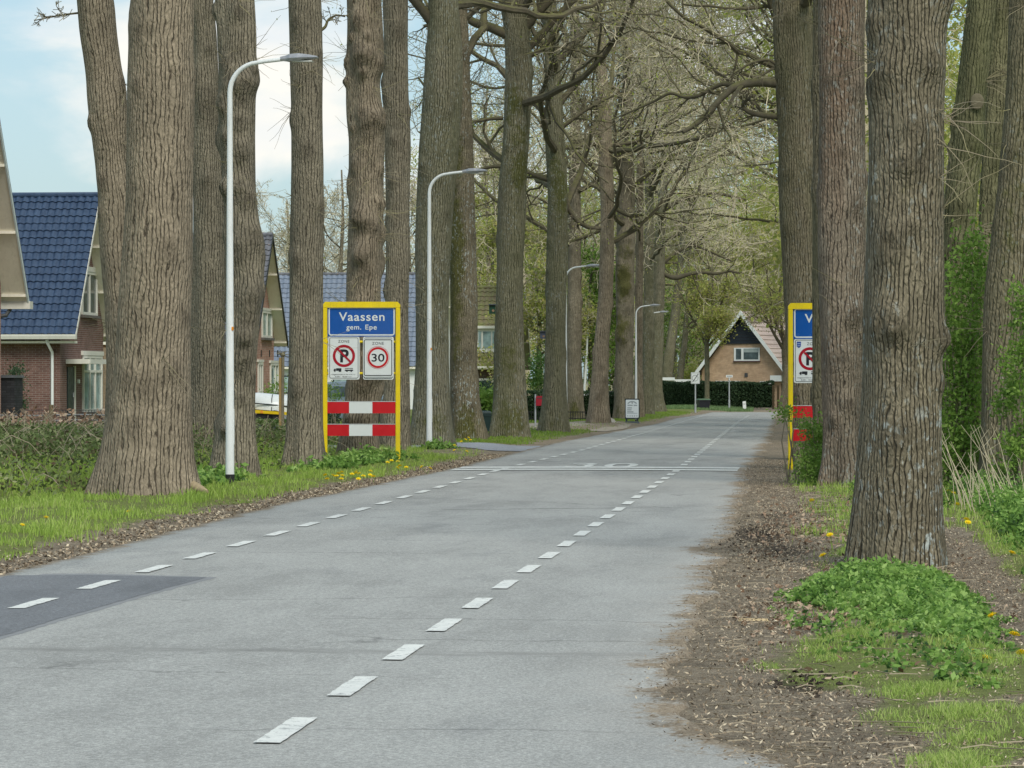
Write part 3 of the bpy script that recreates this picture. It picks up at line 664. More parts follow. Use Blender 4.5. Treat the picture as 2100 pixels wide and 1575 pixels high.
# ------------------------------------------------------------------ lamp posts
WHITE = plain('white_lacquer', (.74, .77, .77), .45, .4, .06, 2, dirt=.25); DKGREY = plain('dark_metal', (.05, .055, .06), .5, .4)
ALU = plain('grey_luminaire', (.36, .37, .39), .4, .5, .08, 8, .4); BLACK = plain('black_paint', (.018, .018, .02), .5, .4); LENS = plain('lamp_lens', (.62, .63, .60), .25, .5)
ORANGE = plain('orange_tag', (.75, .28, .03), .5, .3)
def lamp(px, py_top, Z, label, s=1.0):
    b = W(px, HY + EYE * F_PX / Z, Z); b.z = float(gh(b.x, b.y)); H = (EYE + (HY - py_top) / F_PX * Z) / s
    t = thing('street_lamp', label, 'street lamp', b, 0, 'street lamps along the left verge')
    mb = MB(); mb.tube([(0, 0, .12), (0, 0, 2.28), (0, 0, 2.3)], [.062, .053, .0525], 20); mb.build('lower_pole', WHITE, t, True, local=True)
    mb = MB(); hz = H - .02; R = .42
    pts = [(0, 0, 2.29), (0, 0, 3.3), (0, 0, hz - R - .09)] + [(R - R * math.cos(a), 0, hz - R - .09 + R * math.sin(a)) for a in np.radians(np.arange(12, 84, 9))] + [(.5, 0, hz - .075), (.84, 0, hz - .04)]
    mb.tube(pts, np.r_[.0525, .047, np.linspace(.036, .028, len(pts) - 2)], 16); mb.build('mast_arm', WHITE, t, True, local=True)
    mb = MB(); mb.tube([(0, 0, -.2), (0, 0, .13)], .066, 20); mb.build('base_sleeve', BLACK, t, True, local=True)
    mb = MB(); mb.hexa([(.052, -.02, .55), (.063, -.02, .55), (.063, .02, .55), (.052, .02, .55), (.050, -.02, 1.05), (.062, -.02, 1.05), (.062, .02, 1.05), (.050, .02, 1.05)]); mb.build('service_door', WHITE, t, local=True)
    h = MB(); z = hz - .045
    sec = [(.72, .030, .030, .025), (.80, .045, .045, .035), (.86, .105, .06, .045), (.98, .125, .065, .04), (1.12, .115, .045, .022), (1.25, .075, .018, .008)]
    rings = []
    for x, w, up, dn in sec:
        rings.append([(x, -w, z + .03 * (x - .72)), (x, -w * .55, z + up + .03 * (x - .72)), (x, w * .55, z + up + .03 * (x - .72)), (x, w, z + .03 * (x - .72)), (x, w * .8, z - dn + .03 * (x - .72)), (x, -w * .8, z - dn + .03 * (x - .72))])
    V = [p for r in rings for p in r]; q = [(a * 6 + i, a * 6 + (i + 1) % 6, a * 6 + 6 + (i + 1) % 6, a * 6 + 6 + i) for a in range(5) for i in range(6)]
    h.add(V, q); h.fan(rings[0]); h.fan(rings[-1][::-1]); hd = h.build('lamp_head', ALU, t, local=True)
    m2 = MB(); m2.box(.90, 1.18, -.075, .075, z - .046, z - .030); m2.build('lens', LENS, hd, local=True)
    if Z < 80:
        m3 = MB(); zt = EYE + (HY - (686 if Z < 50 else 723)) / F_PX * Z; m3.box(.030, .058, -.045, -.025, zt, zt + .05); m3.build('orange_sticker', ORANGE, t, local=True)
    t.scale = (s, s, s); return t
lamp(471.5, 121, 45.4, 'white street lamp nearest the camera, standing before the burled trunk')
lamp(880.5, 351, 69.7, 'white street lamp just past the yellow town sign')
lamp(1160, 543, 113, 'white street lamp between the forked tree and the pale trunk, beside the red letterbox')
lamp(1304.5, 624, 116, 'white street lamp rising behind the white advertising board', .70)
lamp(1329, 640, 141, 'street lamp whose head shows just right of the lamp behind the advertising board', .72)
lamp(1387, 704, 262, 'tiny far street lamp beyond the hedge, left of the A-frame house')

# ------------------------------------------------------------------ town signs
YEL = plain('yellow_paint', (.80, .60, .005), .45, .4, .08, 3, dirt=.28); BLUE = plain('sign_blue', (.006, .085, .36), .25, .5, .1, 2); SWH = plain('sign_white', (.66, .70, .70), .35, .4, .04, 3)
SRED = plain('sign_red', (.52, .006, .012), .4, .4, .12, 4); DRED = plain('ring_red', (.36, .004, .018), .35, .4, .08, 4); SBLK = plain('sign_black', (.012, .014, .02), .4, .4); SGREY = plain('sign_back_grey', (.5, .52, .53), .4, .4)
S = 111.1
def lx(p): return (p - 741.5) / S
def lz(p): return (948 - p) / S
def text_part(name, parent, m, *args, **kw):
    mb = MB(); mb.text(*args, **kw); return mb.build(name, m, parent, local=True)
def icon_truck(mb, x, z, s, y):
    mb.add([(x - .5 * s, y, z + .12 * s), (x - .5 * s, y, z + .25 * s), (x - .38 * s, y, z + .40 * s), (x - .22 * s, y, z + .40 * s), (x - .22 * s, y, z + .12 * s)], (), [(0, 1, 2), (0, 2, 3), (0, 3, 4)])
    mb.add([(x - .18 * s, y, z + .13 * s), (x + .5 * s, y, z + .13 * s), (x + .5 * s, y, z + .46 * s), (x - .18 * s, y, z + .46 * s)], [(0, 1, 2, 3)])
    mb.disc((x - .33 * s, z + .09 * s), .09 * s, y - .001, 14); mb.disc((x + .24 * s, z + .09 * s), .09 * s, y - .001, 14); mb.disc((x + .40 * s, z + .09 * s), .09 * s, y - .0014, 14)
def icon_trailer(mb, x, z, s, y):
    mb.add([(x - .5 * s, y, z + .10 * s), (x + .5 * s, y, z + .10 * s), (x + .5 * s, y, z + .24 * s), (x - .5 * s, y, z + .24 * s)], [(0, 1, 2, 3)])
    for k in range(7):
        xx = x - .49 * s + k * .155 * s; mb.add([(xx, y, z + .24 * s), (xx + .03 * s, y, z + .24 * s), (xx + .03 * s, y, z + .44 * s), (xx, y, z + .44 * s)], [(0, 1, 2, 3)])
    mb.add([(x - .5 * s, y - .0005, z + .40 * s), (x + .5 * s, y - .0005, z + .40 * s), (x + .5 * s, y - .0005, z + .45 * s), (x - .5 * s, y - .0005, z + .45 * s)], [(0, 1, 2, 3)])
    mb.disc((x - .25 * s, z + .08 * s), .09 * s, y - .001, 14); mb.disc((x + .28 * s, z + .08 * s), .09 * s, y - .001, 14)
def town_sign(px, base_py, top_py, Z, label, crest=False):
    b = W(px, base_py, Z); b.z = float(gh(b.x, b.y))
    t = thing('town_sign', label, 'town sign', b, TH, 'yellow framed town entry signs')
    t.location.z = 0.0 if not crest else .02
    if crest: t.scale = (.948, .948, .948)
    def B(name, m, f, parent=t, smooth=False):
        mb = MB(); f(mb); return mb.build(name, m, parent, smooth, local=True)
    for x0 in (661.8, 811.2):
        B('post', YEL, lambda mb: mb.bbox(lx(x0), lx(x0 + 9.6), -.045, .045, -.2, lz(631), .012))
    # top beam with cut corners
    B('top_beam', YEL, lambda mb: mb.prism([(lx(661.8), lz(631)), (lx(661.8), lz(625)), (lx(667), lz(619)), (lx(815.6), lz(619)), (lx(820.8), lz(625)), (lx(820.8), lz(631)), (lx(811.2), lz(631)), (lx(811.2), lz(629)), (lx(671.4), lz(629)), (lx(671.4), lz(631))], 'y', -.045, .045)) if False else B('top_beam', YEL, lambda mb: (mb.hexa([(lx(661.8), -.045, lz(631)), (lx(820.8), -.045, lz(631)), (lx(820.8), .045, lz(631)), (lx(661.8), .045, lz(631)), (lx(661.8), -.045, lz(625)), (lx(820.8), -.045, lz(625)), (lx(820.8), .045, lz(625)), (lx(661.8), .045, lz(625))]), mb.hexa([(lx(661.8), -.045, lz(625)), (lx(820.8), -.045, lz(625)), (lx(820.8), .045, lz(625)), (lx(661.8), .045, lz(625)), (lx(667), -.045, lz(619)), (lx(815.6), -.045, lz(619)), (lx(815.6), .045, lz(619)), (lx(667), .045, lz(619))])))
    # blue name plate
    y = -.010
    pl = B('name_plate', BLUE, lambda mb: mb.box(lx(671.6), lx(811.0), y, y + .03, lz(690.5), lz(628.2) - .03))
    B('plate_border', SWH, lambda mb: mb.rrect(lx(673.8), lx(809.6), lz(688.4), lz(630), .05, y - .003, .024), pl)
    text_part('place_name', pl, SWH, 'Vaassen', lx(741.8), lz(657.8), 93.7 / S, 17.0 / S, y - .003, off=.012, sp=1.1)
    text_part('municipality_lettering', pl, SWH, 'gem.', lx(725.6), lz(675.8), 30.5 / S, 9.8 / S, y - .003, off=.012, sp=1.1)
    text_part('municipality_lettering', pl, SWH, 'Epe', lx(761), lz(675.8), 23.4 / S, 9.8 / S, y - .003, off=.012, sp=1.1)
    # cross tubes
    for pz in (701, 765.8):
        B('cross_tube', YEL, lambda mb: mb.tube([(lx(671), .03, lz(pz)), (lx(812), .03, lz(pz))], .024, 12), smooth=True)
    # no parking zone plate
    pp = B('zone_plate', SWH, lambda mb: mb.rplate(lx(673.4), lx(737.6), lz(778.4), lz(690.8), .035, -.022, .0))
    y = -.025
    B('plate_border', SBLK, lambda mb: mb.rrect(lx(675.8), lx(735.0), lz(776), lz(692.4), .03, y, .0085), pp)
    dx = 5.5 if crest else 0
    text_part('zone_word', pp, SBLK, 'ZONE', lx(705.2 + dx), lz(702.9), 23.0 / S, 5.6 / S, y, sp=1.12)
    c = (lx(705.4), lz(730))
    B('prohibition_ring', DRED, lambda mb: (mb.disc(c, 22.9 / S, y, 56, 17.4 / S), mb.add([(c[0] - 11.6 / S - .012, y - .004, c[1] + 12.6 / S - .012), (c[0] + 12.6 / S - .012, y - .004, c[1] - 11.6 / S - .012), (c[0] + 12.6 / S + .014, y - .004, c[1] - 11.6 / S + .014), (c[0] - 11.6 / S + .014, y - .004, c[1] + 12.6 / S + .014)], [(0, 1, 2, 3)])), pp)
    text_part('parking_letter', pp, SBLK, 'P', lx(706.6), lz(742.3), 17.5 / S, 25 / S, y, off=.03)
    mb = MB(); icon_truck(mb, lx(692.3), lz(762.6), 16.0 / S, y); icon_trailer(mb, lx(715.8), lz(762.6), 16.6 / S, y); mb.build('vehicle_symbols', SBLK, pp, local=True)
    text_part('exception_lettering', pp, SBLK, 'uitgezonderd ma t/m vr', lx(704.5), lz(769.0), 49 / S, 2.4 / S, y)
    text_part('exception_lettering', pp, SBLK, '8.00 - 18.00', lx(700.3), lz(773.6), 25 / S, 2.5 / S, y)
    text_part('exception_lettering', pp, SBLK, 'uur', lx(718), lz(773.6), 7 / S, 2.5 / S, y)
    if crest:
        mb = MB(); x0, z1 = lx(679), lz(696)
        mb.add([(x0, y, z1), (x0 + .075, y, z1), (x0 + .075, y, z1 - .085), (x0 + .0375, y, z1 - .115), (x0, y, z1 - .085)], (), [(0, 2, 1), (0, 4, 2), (4, 3, 2)]); cr = mb.build('municipal_crest', plain('crest_blue', (.02, .06, .30), .4), pp, local=True)
        mb = MB()
        for zz in (.028, .066): mb.add([(x0 + .008, y - .002, z1 - zz), (x0 + .067, y - .002, z1 - zz), (x0 + .067, y - .002, z1 - zz - .016), (x0 + .008, y - .002, z1 - zz - .016)], [(0, 3, 2, 1)])
        mb.build('crest_bands', plain('crest_pale', (.28, .38, .62), .4), cr, local=True)
    # 30 zone plate on a larger plate behind
    bp = B('backing_plate', SWH, lambda mb: mb.rplate(lx(744.6), lx(807.4), lz(778.6), lz(690.8), .035, -.016, .0))
    B('plate_border', SBLK, lambda mb: mb.rrect(lx(746.4), lx(805), lz(776.9), lz(692.6), .03, -.019, .010), bp)
    p3 = B('speed_plate', SWH, lambda mb: mb.rplate(lx(745.0), lx(806.6), lz(773.0), lz(694.2), .03, -.030, -.021))
    y = -.033
    B('plate_border', SBLK, lambda mb: mb.rrect(lx(746.4), lx(804.4), lz(770.8), lz(696.2), .03, y, .014), p3)
    text_part('zone_word', p3, SBLK, 'ZONE', lx(775.3), lz(707.2), 24.0 / S, 5.7 / S, y, sp=1.12)
    c2 = (lx(775.2), lz(733.4))
    B('speed_ring', SRED, lambda mb: (mb.disc(c2, 21.4 / S, y, 56, 17.1 / S), mb.disc(c2, 23.3 / S, y, 56, 22.7 / S)), p3)
    text_part('speed_number', p3, SBLK, '30', lx(775.4), lz(741.3), 26.5 / S, 15.4 / S, y, off=.012)
    # red and white boards
    for a, bz in ((824.2, 847.6), (870.6, 894)):
        for x0, x1, m in ((670.2, 716.2, SRED), (716.2, 763.9, SWH), (763.9, 811.4, SRED)):
            B('red_board' if m is SRED else 'white_board', m, lambda mb: mb.box(lx(x0), lx(x1) - .002, -.030, -.012, lz(bz), lz(a)))
        B('board_rail', SGREY, lambda mb: mb.box(lx(670), lx(811.6), -.034, -.008, lz(a) + .001, lz(a) + .012))
    return t
town_sign(741.5, 948, 619, 59.4, 'yellow framed blue town name sign standing on the left verge by the tree trunks')
town_sign(1698, 962, 624, 54.8, 'yellow framed town name sign on the right, half hidden behind tree trunks', True)

# ------------------------------------------------------------------ small signs and street furniture far off
POLE = plain('galvanised_pole', (.42, .45, .47), .5, .4, .1, 5, .3)
def post_sign(px, base_py, Z, label, cat, f, name):
    b = W(px, base_py, Z); b.z = float(gh(b.x, b.y)); t = thing(name, label, cat, b, TH); f(t, Z / F_PX, lambda py: EYE + (HY - py) / F_PX * Z - b.z); return t
def f_zone_end(t, u, h):
    mb = MB(); mb.tube([(0, 0, -.2), (0, 0, h(764))], .036, 12); mb.tube([(0, 0, 0), (0, 0, h(828))], .05, 12); mb.build('pole', POLE, t, True, local=True)
    mb = MB(); mb.rplate(-9.2 * u, 9 * u, h(787), h(763.5), .03, -.06, -.045); pl = mb.build('sign_plate', SWH, t, local=True)
    mb = MB(); mb.rrect(-8.4 * u, 8.2 * u, h(786), h(764.5), .03, -.064, .012); c = (-.6 * u, h(775.5)); mb.disc(c, 6.6 * u, -.064, 30, 5.3 * u); mb.build('ring', plain('faded_grey_paint', (.34, .36, .37), .5), pl, local=True)
    mb = MB(); mb.add([(-6.2 * u, -.068, h(783)), (-5.4 * u, -.068, h(784)), (6.4 * u, -.068, h(767)), (5.6 * u, -.068, h(766))], [(0, 1, 2, 3)]); mb.build('diagonal_bar', SBLK, pl, local=True)
post_sign(1426, 846.5, 150, 'square white sign with a struck-through ring on a grey pole by the hedge', 'traffic sign', f_zone_end, 'traffic_sign')
def f_street(t, u, h):
    mb = MB(); mb.tube([(0, 0, -.2), (0, 0, h(774))], .036, 12); mb.tube([(0, 0, 0), (0, 0, h(820))], .05, 12); mb.build('pole', POLE, t, True, local=True)
    mb = MB(); mb.box(-6.6 * u, 7 * u, -.03, -.01, h(774), h(769)); pl = mb.build('name_plate', SWH, t, local=True)
    mb = MB(); mb.box(-5 * u, 5.4 * u, -.034, -.031, h(772.2), h(770.8)); mb.build('plate_text', plain('blurred_text', (.2, .22, .26), .6), pl, local=True)
    mb = MB(); mb.box(-.02, .02, -6 * u, 6 * u, h(780), h(776.5)); mb.build('cross_plate', SWH, t, local=True)
post_sign(1495.5, 838.5, 168, 'thin grey pole with a small street name plate in front of the hedge', 'street sign', f_street, 'street_name_sign')
def f_boll(t, u, h):
    mb = MB(); mb.hexa([(-.09, -.05, -.2), (.09, -.05, -.2), (.09, .05, -.2), (-.09, .05, -.2), (-.13, -.05, h(823.5)), (.03, -.05, h(822.5)), (.03, .05, h(822.5)), (-.13, .05, h(823.5))]); mb.build('post', WHITE, t, local=True)
    mb = MB(); mb.box(-.10, .02, -.056, -.051, h(830), h(827)); mb.build('reflector', SGREY, t, local=True)
post_sign(1528, 840.5, 165, 'short leaning white marker post at the bend of the road', 'marker post', f_boll, 'marker_post')

BIN = plain('dark_bin_plastic', (.018, .02, .028), .45, .4); BIN_G = plain('green_bin_plastic', (.02, .045, .045), .5, .4, .15); LID = plain('bin_lid', (.06, .12, .06), .5, .4)
def wheelie(px, py, Z, w, h, label, m, lidm):
    b = W(px, py, Z); b.z = float(gh(b.x, b.y)); t = thing('wheelie_bin', label, 'bin', b, TH + .2)
    mb = MB(); a = w / 2; k = a * .82; mb.hexa([(-k, -k, .04), (k, -k, .04), (k, k, .04), (-k, k, .04), (-a, -a, h * .9), (a, -a, h * .9), (a, a, h * .9), (-a, a, h * .9)]); mb.box(-a * 1.05, a * 1.05, -a * 1.05, -a * .98, h * .78, h * .86); mb.build('body', m, t, local=True)
    mb = MB(); c = a * 1.08; mb.hexa([(-c, -c, h * .9 + .003), (c, -c, h * .9 + .003), (c, c, h * .9 + .003), (-c, c, h * .9 + .003), (-c * .85, -c * .85, h), (c * .85, -c * .85, h), (c * .85, c * .8, h * 1.02), (-c * .85, c * .8, h * 1.02)]); mb.build('lid', lidm, t, local=True)
    for s in (-1, 1):
        mb = MB(); mb.tube([(s * a * .8, a * .9, .1), (s * a * 1.02, a * .9, .1)], .1, 14); mb.build('wheel', BLACK, t, local=True)
wheelie(1442.5, 834.5, 163, .58, .55, 'low dark bin with greenish lid in front of the clipped hedge', BIN, LID)
wheelie(990, 889, 91, .42, .62, 'green bin tucked between the mossy trunk and the large forked tree', BIN_G, BIN_G)

# advertising board
def ad_board():
    Z = 112.8; b = W(1296, 868, Z); b.z = float(gh(b.x, b.y)); u = Z / F_PX; t = thing('advertising_board', 'white pavement board in a black frame beside the road', 'pavement board', b, TH - .03)
    def h(py): return EYE + (HY - py) * u - b.z
    def L(p): return (p - 1296) * u
    FR = plain('board_frame', (.03, .045, .05), .5, .4)
    mb = MB(); mb.rplate(L(1281.3), L(1311.7), h(859.2), h(817.4), .03, -.03, .03); mb.build('frame', FR, t, local=True)
    mb = MB(); mb.rrect(L(1283.3), L(1309.8), h(856.6), h(819.7), .03, -.034); ps = mb.build('poster', plain('poster_white', (.74, .80, .84), .4, .4, .03), t, local=True)
    y = -.038; GT = plain('faint_print', (.36, .42, .46), .6); mb = MB()
    for k in range(9):                                                    # arched heading
        a = math.radians(142 - k * 13); cx, cz = L(1296.5), h(832.6); r = 9.8 * u
        x, z = cx + r * 1.0 * math.cos(a) * 1.05, cz + r * .98 * math.sin(a) * .95; mb.add([(x - .022, y, z - .02), (x + .022, y, z - .02), (x + .022, y, z + .02), (x - .022, y, z + .02)], [(0, 1, 2, 3)])
    for zz, x0, x1 in ((831.3, 1287, 1297.5), (831.3, 1299.5, 1306.8), (836.5, 1286.4, 1296), (840.5, 1286.2, 1295), (844.6, 1286.2, 1299), (847.4, 1286, 1307)):
        hh = .010 if zz == 847.4 else .02; mb.add([(L(x0), y, h(zz) - hh), (L(x1), y, h(zz) - hh), (L(x1), y, h(zz) + hh), (L(x0), y, h(zz) + hh)], [(0, 1, 2, 3)])
    for k in range(5): mb.disc((L(1287.5 + k * 4.6), h(853)), 1.5 * u, y, 12, .7 * u)
    mb.build('printed_lines', GT, ps, local=True)
    mb = MB(); mb.disc((L(1296.4), h(826.4)), 1.2 * u, y, 12); mb.build('emblem', plain('emblem_dark', (.1, .12, .14), .6), ps, local=True)
    mb = MB(); mb.hexa([(L(1280.6), -.25, -.02), (L(1311.8), -.25, -.02), (L(1311.8), .25, -.02), (L(1280.6), .25, -.02), (L(1282.2), -.18, h(864)), (L(1310.2), -.18, h(864)), (L(1310.2), .18, h(864)), (L(1282.2), .18, h(864))]); mb.build('foot', plain('weighted_base', (.06, .075, .08), .6, .3), t, local=True)
    for k in (1285, 1307):
        mb = MB(); mb.box(L(k) - .03, L(k) + .03, -.02, .02, h(864), h(858)); mb.build('bracket', FR, t, local=True)
ad_board()
# letterboxes
def letterbox(px, Z, y0, y1, w, label, m, posts):
    b = W(px, HY + EYE * F_PX / Z, Z); b.z = float(gh(b.x, b.y)); u = Z / F_PX; t = thing('letterbox', label, 'letterbox', b, TH)
    def h(py): return EYE + (HY - py) * u - b.z
    a = w * u / 2
    mb = MB(); mb.prism([(-a, h(y1)), (a, h(y1)), (a, h(y0 + 2)), (a * .7, h(y0)), (-a * .7, h(y0)), (-a, h(y0 + 2))], 'y', -.14, .14); bx = mb.build('box', m, t, local=True)
    mb = MB(); mb.box(-a * .75, a * .75, -.148, -.141, h(y0 + 5.5), h(y0 + 4.2)); mb.build('flap', DKGREY, bx, local=True)
    for s in posts:
        mb = MB(); mb.tube([(s * u, 0, -.2), (s * u, 0, h(y0 - 3.5))], .028, 10); mb.build('post', POLE, t, True, local=True)
letterbox(1107, 104, 812, 832, 15.6, 'dark red letterbox on two steel posts between tree trunks', plain('letterbox_red', (.30, .008, .022), .4, .4), (-9, 9.2))
letterbox(1076.5, 106, 815, 838, 9, 'grey green letterbox peeping out right of the forked tree', plain('letterbox_green', (.07, .11, .115), .5, .3), (0,))
# bird boxes fixed to trunks
def birdbox(px, py, Z, w, h, label, m):
    c = W(px, py, Z); u = Z / F_PX; t = thing('bird_box', label, 'bird box', c, TH); a = w * u / 2; b = h * u / 2
    mb = MB(); mb.prism([(-a, -b), (a, -b), (a, b * .8), (0, b), (-a, b * .8)], 'y', -.1, .1); mb.build('box', m, t, local=True)
    mb = MB(); mb.hexa([(-a * 1.15, -.15, b * .82), (a * 1.15, -.15, b * .82), (a * 1.15, .13, b * 1.0), (-a * 1.15, .13, b * 1.0), (-a * 1.15, -.15, b * .95), (a * 1.15, -.15, b * .95), (a * 1.15, .13, b * 1.15), (-a * 1.15, .13, b * 1.15)]); mb.build('roof', BLACK, t, local=True)
    mb = MB(); mb.disc((a * .3, -b * .35), a * .42, -.105, 14); mb.build('entrance_hole', plain('pale_wood', (.25, .16, .1), .8), t, local=True)
birdbox(1009.5, 634, 82.6, 13, 19, 'dark green bird box on the left side of the large forked trunk', plain('birdbox_green', (.012, .05, .028), .6))
birdbox(1113, 687, 91.6, 11, 15, 'blue grey bird box on the left side of the slimmer forked trunk', plain('birdbox_grey', (.075, .085, .12), .6))
# flagpole
b = W(1197.5, HY + EYE * F_PX / 150, 150); b.z = 0; t = thing('flagpole', 'slim leaning white flagpole without a flag in the garden', 'flagpole', b)
mb = MB(); q1 = W(1206.5, 646, 150) - b; mb.tube([(-.05, 0, -.1), q1 * .5, q1], [.07, .055, .04], 10); mb.build('pole', WHITE, t, True, local=True)
mb = MB(); mb.ball(tuple(q1), .055); mb.build('finial', SWH, t, True, local=True)

# ------------------------------------------------------------------ houses
BR_RED = brick('dark_red_brick', (.135, .072, .060), (.175, .098, .082), (.28, .245, .22)); BR_PINK = brick('pink_brick', (.33, .165, .125), (.42, .235, .185), (.45, .38, .32))
BR_TAN = brick('tan_brick', (.41, .28, .18), (.48, .34, .225), (.36, .29, .22)); BR_BROWN = brick('brown_brick', (.10, .065, .045), (.15, .10, .07), (.14, .12, .1))
def tile_mat(name, c1, c2, rough, moss=None, lich=None):
    k = N(name, rough, .5); o = k.obj(); n = k.noise(o, 5, 5, .7).outputs[0]
    col = k.ramp(k.noise(k.scale(o, (4.6, .1, 3.3)), 1.0, 2).outputs[0], [(.35, c1), (.65, c2)])
    col = k.mix(.5, col, k.ramp(n, [(.3, .7), (.7, 1.2)]), 'MULTIPLY')
    if moss: col = k.mix(k.ramp(k.noise(o, 1.6, 6, .75).outputs[0], [(.36, 0.), (.58, .9)]), col, moss)
    if lich: col = k.mix(k.ramp(k.noise(o, 7, 3).outputs[0], [(.70, 0.), (.74, .9)]), col, lich)
    k.base(col); return k.m
T_BLUE = tile_mat('blue_glazed_tile', (.027, .047, .092), (.042, .070, .128), .26); T_BLUE2 = tile_mat('pale_blue_tile', (.14, .17, .225), (.185, .22, .28), .4)
T_GREY = tile_mat('grey_tile', (.085, .09, .105), (.145, .15, .17), .7, None, (.42, .20, .03)); T_MOSS = tile_mat('mossy_tile', (.10, .075, .055), (.17, .125, .085), .9, (.155, .17, .055)); T_PINK = tile_mat('pale_pink_tile', (.52, .40, .355), (.60, .47, .42), .8)
CREAM = plain('cream_paint', (.80, .77, .66), .55, .3, .07, 2, dirt=.18); CWHITE = plain('cream_white_trim', (.66, .66, .60), .5, .3, .06, 3, dirt=.15); TRIMB = plain('dark_trim', (.014, .02, .022), .5, .4)
GLS = glass('window_glass', (.035, .05, .055)); GLS_L = glass('pale_window_glass', (.14, .19, .19)); DOORG = plain('dark_green_door', (.008, .02, .022), .4, .4)
STONE = plain('stone_sill', (.14, .13, .125), .8, .2); BARGE = plain('pale_blue_white_board', (.60, .69, .70), .5, .3, .05, 2)

def tiles(name, origin, ux, uv, L, S, tw, row, mat, parent, amp=.030, step=.042):
    """tiled slope: origin at the lower corner, ux along the eave, uv up the slope"""
    ux, uv = Vector(ux).normalized(), Vector(uv).normalized(); nn = ux.cross(uv).normalized()
    if nn.z < 0: nn = -nn
    spt = 8; nx = int(L / tw * spt) + 1; nr = max(int(round(S / row)), 1); row = S / nr
    u = np.linspace(0, L, nx); ph = (u / tw) % 1; prof = amp * np.where(ph < .62, np.sin(ph / .62 * math.pi) , -.55 * np.sin((ph - .62) / .38 * math.pi))
    V = []; Q = []; base = 0; rng = np.random.default_rng(int(L * 100))
    O = np.array(origin); UX, UV, NN = np.array(ux), np.array(uv), np.array(nn)
    for r in range(nr):
        j = rng.normal(0, .003)
        for (s, h) in ((r * row, 0.0), (r * row, step + j), (min((r + 1) * row + .015, S), .006)):
            V.append(O + u[:, None] * UX + s * UV + (prof + h)[:, None] * NN)
        for k in (0, 1):
            a = base + k * nx + np.arange(nx - 1); Q.append(np.stack([a, a + 1, a + nx + 1, a + nx], -1))
        base += 3 * nx
    return mesh_np(name, np.concatenate(V), [np.concatenate(Q)], mat, parent)

def window_x(parent, X, y0, y1, z0, z1, bars=(.5,), hbars=(), fr=CWHITE, gl=GLS, w=.07, sill=True, lintel=None, out=.05):
    """window in a wall facing +X"""
    mb = MB(); mb.box(X - .02, X + out, y0, y0 + w, z0, z1); mb.box(X - .02, X + out, y1 - w, y1, z0, z1)
    mb.box(X - .02, X + out - .002, y0 + w, y1 - w, z0, z0 + w); mb.box(X - .02, X + out - .002, y0 + w, y1 - w, z1 - w, z1)
    for f in bars: c = y0 + (y1 - y0) * f; mb.box(X - .02, X + out - .004, c - w * .5, c + w * .5, z0 + w, z1 - w)
    for f in hbars: c = z0 + (z1 - z0) * f; mb.box(X - .02, X + out - .006, y0 + w, y1 - w, c - w * .45, c + w * .45)
    fo = mb.build('window', fr, parent)
    m2 = MB(); m2.box(X - .015, X + .012, y0 + w * .9, y1 - w * .9, z0 + w * .9, z1 - w * .9); m2.build('pane', gl, fo)
    if sill: m3 = MB(); m3.box(X - .02, X + .13, y0 - .06, y1 + .06, z0 - .09, z0 - .004); m3.build('sill', STONE, fo)
    if lintel: m4 = MB(); m4.box(X - .02, X + .07, y0 - .12, y1 + .12, z1 + .004, z1 + lintel); m4.build('lintel', CWHITE, fo)
    return fo

